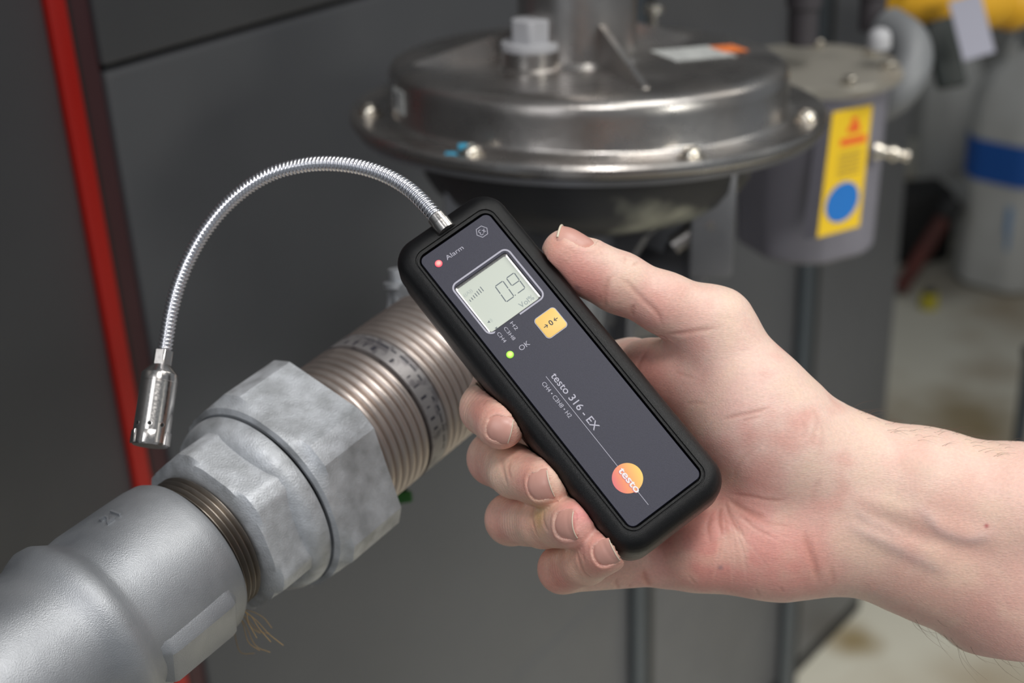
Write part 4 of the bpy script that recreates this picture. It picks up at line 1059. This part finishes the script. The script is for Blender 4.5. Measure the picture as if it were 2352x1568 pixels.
# creases: thumb, web, palm, wrist, finger joints
for pix, dp, wd_, rd in (
  ([(1392, 712), (1388, 680), (1398, 645), (1412, 630)], .7, .9, .35), ([(1455, 730), (1452, 712), (1462, 695)], .55, .8, .3), ([(1380, 700), (1378, 672)], .4, .6, .2),
  ([(1412, 632), (1440, 650), (1480, 690), (1510, 720), (1525, 760)], .55, 1.0, .28), ([(1432, 610), (1437, 590)], .35, .5, .2), ([(1428, 590), (1424, 604)], .3, .5, .1), ([(1470, 600), (1450, 612)], .4, .55, .25), ([(1436, 586), (1432, 596)], .3, .5, .1),
  ([(1380, 575), (1384, 588)], .35, .5, .2), ([(1520, 768), (1560, 766), (1620, 757), (1660, 752)], .5, .9, .3), ([(1524, 772), (1512, 800), (1506, 840), (1512, 890), (1524, 925)], 1.3, 1.2, .5),
  ([(1463, 865), (1470, 830), (1490, 800)], .5, .8, .35), ([(1545, 850), (1570, 862), (1600, 870)], .2, .7, .2),
  ([(1650, 965), (1690, 955), (1740, 945), (1780, 930)], .45, .7, .4), ([(1700, 968), (1750, 955)], .25, .6, .25), ([(1570, 930), (1600, 925), (1630, 930)], .2, .7, .2),
  ([(1665, 1140), (1690, 1160), (1730, 1180), (1770, 1192)], .8, 1.0, .4), ([(1668, 1135), (1720, 1140), (1780, 1150), (1820, 1140)], .5, .8, .3), ([(1668, 1142), (1670, 1170), (1690, 1210), (1720, 1240)], .5, .8, .3),
  ([(1655, 1160), (1650, 1200), (1665, 1240)], .4, .8, .25), ([(1690, 1175), (1740, 1215), (1790, 1240)], .3, .6, .2), ([(1700, 1170), (1760, 1200), (1830, 1210)], .25, .6, .2), ([(1640, 1170), (1625, 1210), (1635, 1260)], .3, .8, .2), ([(1680, 1120), (1700, 1060), (1760, 1010)], .2, .8, .15),
  ([(1880, 1350), (1876, 1320), (1864, 1280), (1850, 1240), (1848, 1200)], .7, 1.3, .35), ([(1915, 1345), (1912, 1320), (1906, 1295)], .35, .9, .25), ([(1890, 1090), (1870, 1130), (1860, 1170)], .4, 1.0, .15),
  ([(1860, 930), (1878, 960), (1870, 1000), (1856, 1030)], .4, 1.0, .2), ([(1840, 960), (1850, 990), (1838, 1020)], .35, .9, .15), ([(1880, 950), (1890, 1000), (1880, 1060)], .3, 1.0, .15),
  ([(1497, 1355), (1484, 1330), (1476, 1300)], 1.0, .9, .55), ([(1420, 1352), (1415, 1335), (1420, 1322)], .6, .7, .4), ([(1450, 1355), (1444, 1340)], .3, .5, .3),
  ([(1158, 1035), (1152, 1060), (1158, 1090), (1168, 1125)], .55, 1.0, .25), ([(1172, 1055), (1168, 1080), (1176, 1105)], .4, .8, .3), ([(1120, 915), (1105, 935)], .2, .7, .15),
  ([(1226, 1155), (1222, 1190), (1232, 1225), (1248, 1245)], .4, .8, .25), ([(1250, 1165), (1248, 1195), (1262, 1225)], .4, .7, .2), ([(1325, 1262), (1330, 1290), (1345, 1320), (1372, 1330)], .55, .9, .3), ([(1338, 1270), (1342, 1290)], .3, .7, .2),
  ([(1600, 1345), (1580, 1320)], .25, .6, .2), ([(1690, 1368), (1665, 1345)], .25, .6, .2), ([(1745, 1370), (1735, 1350)], .3, .6, .25), ([(1800, 1362), (1790, 1345)], .3, .6, .2)):
    crease(pix, dp, wd_, rd)
# fine palm lines fanning from the corner of the device
rn = random.Random(5)
for k in range(16):
    x0, y0 = 1650 + rn.random() * 25, 1160 + rn.random() * 30; a = math.radians(18 + k * 5.2)
    L = 90 + rn.random() * 110
    pts = [(x0 + math.cos(a) * L * t_ + 8 * math.sin(t_ * 3), y0 + math.sin(a) * L * t_ + 26 * t_ * t_ * (1 if k > 6 else -.2)) for t_ in (0, .35, .7, 1)]
    crease(pts, .12, .42, .14, (246, 206, 190))
# tendons and veins of the wrist
ridge([(1930, 1130), (2050, 1170), (2180, 1215), (2340, 1250)], .9, 4.0)
ridge([(1960, 1215), (2080, 1250), (2200, 1290)], .7, 3.5)
ridge([(1950, 1160), (1995, 1195), (2030, 1210), (2080, 1235)], .3, 1.6, (170, 158, 160), .22)
ridge([(2090, 1150), (2130, 1185), (2160, 1220), (2230, 1240), (2300, 1215)], .35, 1.8, (160, 152, 160), .28)
ridge([(1920, 1195), (1990, 1225), (2060, 1260), (2140, 1300), (2200, 1330)], .35, 2.2, (168, 156, 160), .25)
ridge([(2060, 1050), (2100, 1075), (2160, 1085)], .1, 3.5, (196, 176, 150), .22)
for pix, dp, wd_ in (([(1940, 1150), (2050, 1200), (2180, 1250), (2300, 1275)], .8, 4.5), ([(1900, 1180), (1960, 1200)], .4, 3)):
    crease(pix, dp, wd_, .12, (204, 156, 138))
# small marks
for x, y in ((2266, 1207),): blob(x, y, .7, (176, 60, 70), .8)
for x, y in ((1405, 1222), (1412, 1236), (1402, 1240)): blob(x, y, .8, (190, 60, 60), .7)
blob(1326, 661, 1.2, (110, 90, 100), .5); blob(1655, 1303, .8, (110, 120, 130), .5)

# knuckle skin rings on the middle phalanges
def rings_on(a, b, n, amp, wid=.6):
    pa, pb = P(*a), P(*b); e = pb - pa; L = np.linalg.norm(e); e = e / L
    t_ = (V - pa) @ e; rr_2 = np.linalg.norm(V - pa - np.outer(t_, e), axis=1); I = np.where((t_ > -2) & (t_ < L + 2) & (rr_2 < 12.5) & (VN[:, 2] < .2))[0]
    disp[I] += amp * np.sin(t_[I] * 2 * math.pi * n / L + 1.2 * np.sin(V[I, 1] * .6)) * np.clip(1 - np.abs(t_[I] - L / 2) / (L / 2 + 2), 0, 1)
rings_on((1110, 1060, 480), (1190, 1082, 466), 9, .07); rings_on((1150, 1195, 478), (1240, 1200, 464), 11, .06); rings_on((1270, 1306, 468), (1335, 1296, 458), 9, .06)
rings_on((1085, 930, 474), (1120, 960, 466), 5, .06)

# nails ---------------------------------------------------------------
M_nail = mat('fingernail', srgb(214, 162, 148), .36, noise=.35, scale=160, col2=srgb(196, 138, 128), stretch=(1, 1, 1))
M_nailtip = mat('nail_edge', srgb(226, 212, 190), .4)
nails = []
def nail(cx_, cy_, ex_, ey_, Lm, Wm, nm, tilt=None, over=.9):
    """centre pixel, direction pixel (towards the free edge), length and width in mm"""
    p, n = shoot(cx_, cy_)
    if p is None: return
    q = P(ex_, ey_, p[2]); d = q - p
    if tilt is not None: n = unit(tilt)
    else:                                                   # smooth normal of the neighbourhood
        I = np.where(np.linalg.norm(V - p, axis=1) < 3.2)[0]; n = unit(VN[I].mean(0))
    d = unit(d - n * (d @ n)); s = np.cross(n, d)
    K1, K2 = 20, 18; P3 = np.zeros((K1 + 1, K2 + 1, 3)); 
    for i in range(K1 + 1):
        for j in range(K2 + 1):
            u = -1 + 2 * i / K1; v = -1 + 2 * j / K2
            # straight sides, rounded root (u=-1), gently curved free edge (u=1)
            half = Wm / 2 * (1 - max(0, -u - .35) ** 2 * .95) * (1 - max(0, u - .6) ** 2 * .35)
            uu = u * Lm / 2 - (0.10 * Lm * v * v if u > 0 else -0.06 * Lm * v * v * -u * 1.5)
            base = p + d * uu + s * (v * half)
            hit = bvh.ray_cast(Vector(base + n * 12), Vector(-n))
            if hit[0] is None or abs((np.array(hit[0]) - p) @ n) > 6.5:
                h = -3.0
            else: h = (np.array(hit[0]) - p) @ n
            # the plate is stiff: blend true skin with a clean arch
            arch = -(v * v) * (Wm * Wm / 4) / (2 * 7.0) * 1.25 - .026 * uu * uu
            hh = .35 * max(h, arch - 1.2) + .65 * arch
            lift = .28 - .35 * abs(v) ** 4 - .40 * max(0, -u - .6) / .4 + .12 * max(0, u)
            P3[i, j] = base + n * (hh + lift)
    V_ = P3.reshape(-1, 3); top = V_; bot = V_ - n * .35; nn_ = (K1 + 1) * (K2 + 1)
    F_ = []
    for i in range(K1):
        for j in range(K2):
            a = i * (K2 + 1) + j; F_.append((a, a + 1, a + K2 + 2, a + K2 + 1)); F_.append((nn_ + a + K2 + 1, nn_ + a + K2 + 2, nn_ + a + 1, nn_ + a))
    rim = [j for j in range(K2 + 1)] + [i * (K2 + 1) + K2 for i in range(1, K1 + 1)] + [K1 * (K2 + 1) + j for j in range(K2 - 1, -1, -1)] + [i * (K2 + 1) for i in range(K1 - 1, 0, -1)]
    for a, b in zip(rim, rim[1:] + rim[:1]): F_.append((a, nn_ + a, nn_ + b, b))
    nails.append((np.vstack([top, bot]), F_, nm))
    # white free edge: rim of the last rows
    e = P3[K1, :, :]; tub = tube([x + d * .12 for x in e[1:-1]], .42 if nm == 'thumb' else .17, 8); nails.append((np.array(tub[0]), tub[1], 'edge'))
    # skin round the nail: bed sinks, fold rises
    X = V - p; a = X @ d; b = X @ s; c_ = X @ n; I = np.where((np.abs(c_) < 6) & (np.abs(a) < Lm) & (np.abs(b) < Wm) & ((VN @ n) > -.1))[0]
    ua = a[I] / (Lm / 2); vb = b[I] / (Wm / 2); rr3 = (np.abs(ua) ** 3.2 + np.abs(vb) ** 3.2) ** (1 / 3.2)
    ins = rr3 < .88; arch = -(vb * vb) * (Wm * Wm / 4) / 14 * 1.25 - .026 * a[I] ** 2
    disp[I] += np.where(ins, np.clip(arch - .22 - c_[I], -1.0, .5) * 1.0, 0)
    fold = np.exp(-((rr3 - 1.06) / .12) ** 2) * (ua < .6); disp[I] += .12 * fold
    tint(I, .16 * np.exp(-((rr3 - 1.16) / .2) ** 2) * (ua < .8), S3(204, 120, 108))
nail(1143, 985, 1190, 996, 8.6, 9.2, 'nail', tilt=[-.30, .05, -.95])
nail(1234, 1119, 1290, 1102, 8.6, 10.0, 'nail', tilt=[-.50, .18, -.84])
nail(1292, 1208, 1345, 1200, 8.0, 9.8, 'nail', tilt=[-.74, .12, -.66])
nail(1386, 1275, 1430, 1252, 7.8, 8.4, 'nail', tilt=[-.48, .32, -.81])
# thumb nail: seen edge-on along the upper right side of the tip
pt_, _ = thumb[-1]
def nail_at(p, n, d, Lm, Wm, nm):
    global shoot
    old = shoot; shoot = lambda x, y: (p, n)
    q = p + d * 10
    nail(0, 0, CX + F * q[0] / q[2], CY + F * q[1] / q[2], Lm, Wm, nm, tilt=n); shoot = old
tn_ = unit([.50, -.78, -.40]); hit = bvh.ray_cast(Vector(P(1306, 580, 471) + tn_ * 30), Vector(-tn_))
if hit[0] is not None: nail_at(np.array(hit[0]), tn_, unit(P(1300, 582, 471) - P(1352, 616, 472)), 13.5, 12.0, 'thumb')

V2 = V + VN * disp[:, None]
root = W(P(1900, 1150, 500))
# skin material: pigment from a colour attribute, fine relief, a little subsurface scattering
def skin_mat():
    m, nt, b = new_mat('skin')
    at = nt.nodes.new('ShaderNodeAttribute'); at.attribute_name = 'pigment'
    tc = nt.nodes.new('ShaderNodeTexCoord')
    n = nt.nodes.new('ShaderNodeTexNoise'); n.inputs['Scale'].default_value = 900; n.inputs['Detail'].default_value = 4
    nt.links.new(tc.outputs['Object'], n.inputs['Vector'])
    hsv = nt.nodes.new('ShaderNodeHueSaturation'); nt.links.new(at.outputs['Color'], hsv.inputs['Color'])
    r = nt.nodes.new('ShaderNodeMapRange'); r.inputs[1].default_value = .3; r.inputs[2].default_value = .7; r.inputs[3].default_value = .94; r.inputs[4].default_value = 1.05
    nt.links.new(n.outputs[0], r.inputs[0]); nt.links.new(r.outputs[0], hsv.inputs['Value']); nt.links.new(hsv.outputs[0], b.inputs['Base Color'])
    b.inputs['Roughness'].default_value = .46; b.inputs['Specular IOR Level'].default_value = .42
    b.inputs['Subsurface Weight'].default_value = .3; b.inputs['Subsurface Scale'].default_value = .0022
    b.inputs['Subsurface Radius'].default_value = (1.0, .35, .2)
    v = nt.nodes.new('ShaderNodeTexVoronoi'); v.feature = 'DISTANCE_TO_EDGE'; v.inputs['Scale'].default_value = 1100
    mp = nt.nodes.new('ShaderNodeMapping'); mp.inputs['Scale'].default_value = (.45, 1, 1); mp.inputs['Rotation'].default_value = (0, .6, .5)
    nt.links.new(tc.outputs['Object'], mp.inputs[0]); nt.links.new(mp.outputs[0], v.inputs['Vector'])
    n2 = nt.nodes.new('ShaderNodeTexNoise'); n2.inputs['Scale'].default_value = 420; n2.inputs['Detail'].default_value = 3
    nt.links.new(mp.outputs[0], n2.inputs['Vector'])
    ad = nt.nodes.new('ShaderNodeMath'); ad.operation = 'ADD'; nt.links.new(v.outputs['Distance'], ad.inputs[0]); nt.links.new(n2.outputs[0], ad.inputs[1])
    bp = nt.nodes.new('ShaderNodeBump'); bp.inputs['Strength'].default_value = .28; bp.inputs['Distance'].default_value = .0004
    nt.links.new(ad.outputs[0], bp.inputs['Height']); nt.links.new(bp.outputs[0], b.inputs['Normal'])
    return m
M_skin = skin_mat()
pers = mesh_obj('person', W(V2), Fq.tolist(), M_skin, loc=root, smooth=180)
pers['label'] = 'bare right hand and forearm gripping the black detector, palm towards us'
pers['category'] = 'person'
ca = pers.data.color_attributes.new('pigment', 'FLOAT_COLOR', 'POINT')
ca.data.foreach_set('color', np.hstack([Cv, np.ones((nv, 1))]).ravel())
for v_, f_, nm in nails:
    if nm == 'edge': cobj('nail_edge', v_, f_, M_nailtip, pers, smooth=60)
    elif nm == 'thumb': cobj('thumb_nail', v_, f_, M_nail, pers, smooth=60)
    else: cobj('fingernail', v_, f_, M_nail, pers, smooth=60)
# sparse arm hair along both edges of the forearm
hv = []; hf = []
rh = random.Random(11)
I = np.where((V[:, 0] > P(1960, 1000, 480)[0]))[0]
top_ = [i for i in I if VN[i][1] < -.75 and VN[i][2] < .45]; bot_ = [i for i in I if VN[i][1] > .62 and VN[i][2] < .5 and V[i][0] > P(2080, 1400, 476)[0]]
for S_, n_, L0 in ((top_, 150, 5.0), (bot_, 60, 10.0)):
    for i in rh.sample(S_, min(n_, len(S_))):
        p = V2[i]; n = VN[i]; dr = unit(np.array([1.0, .25, 0]) if L0 < 6 else np.array([.9, .45, -.1])); L = L0 * (.5 + rh.random())
        dr = unit(dr + .35 * np.array([rh.uniform(-1, 1), rh.uniform(-1, 1), rh.uniform(-1, 1)]))
        pts = catmull([p - n * .2, p + n * L * .22 + dr * L * .4, p + n * L * .28 + dr * L], 7)
        v_, f_ = tube(pts, [.038, .036, .034, .03, .024, .018, .01], 4); b0 = len(hv); hv += [list(x) for x in v_]; hf += [tuple(j + b0 for j in q) for q in f_]
cobj('arm_hair', hv, hf, mat('arm_hair', srgb(92, 70, 56), .6), pers, kind='stuff')
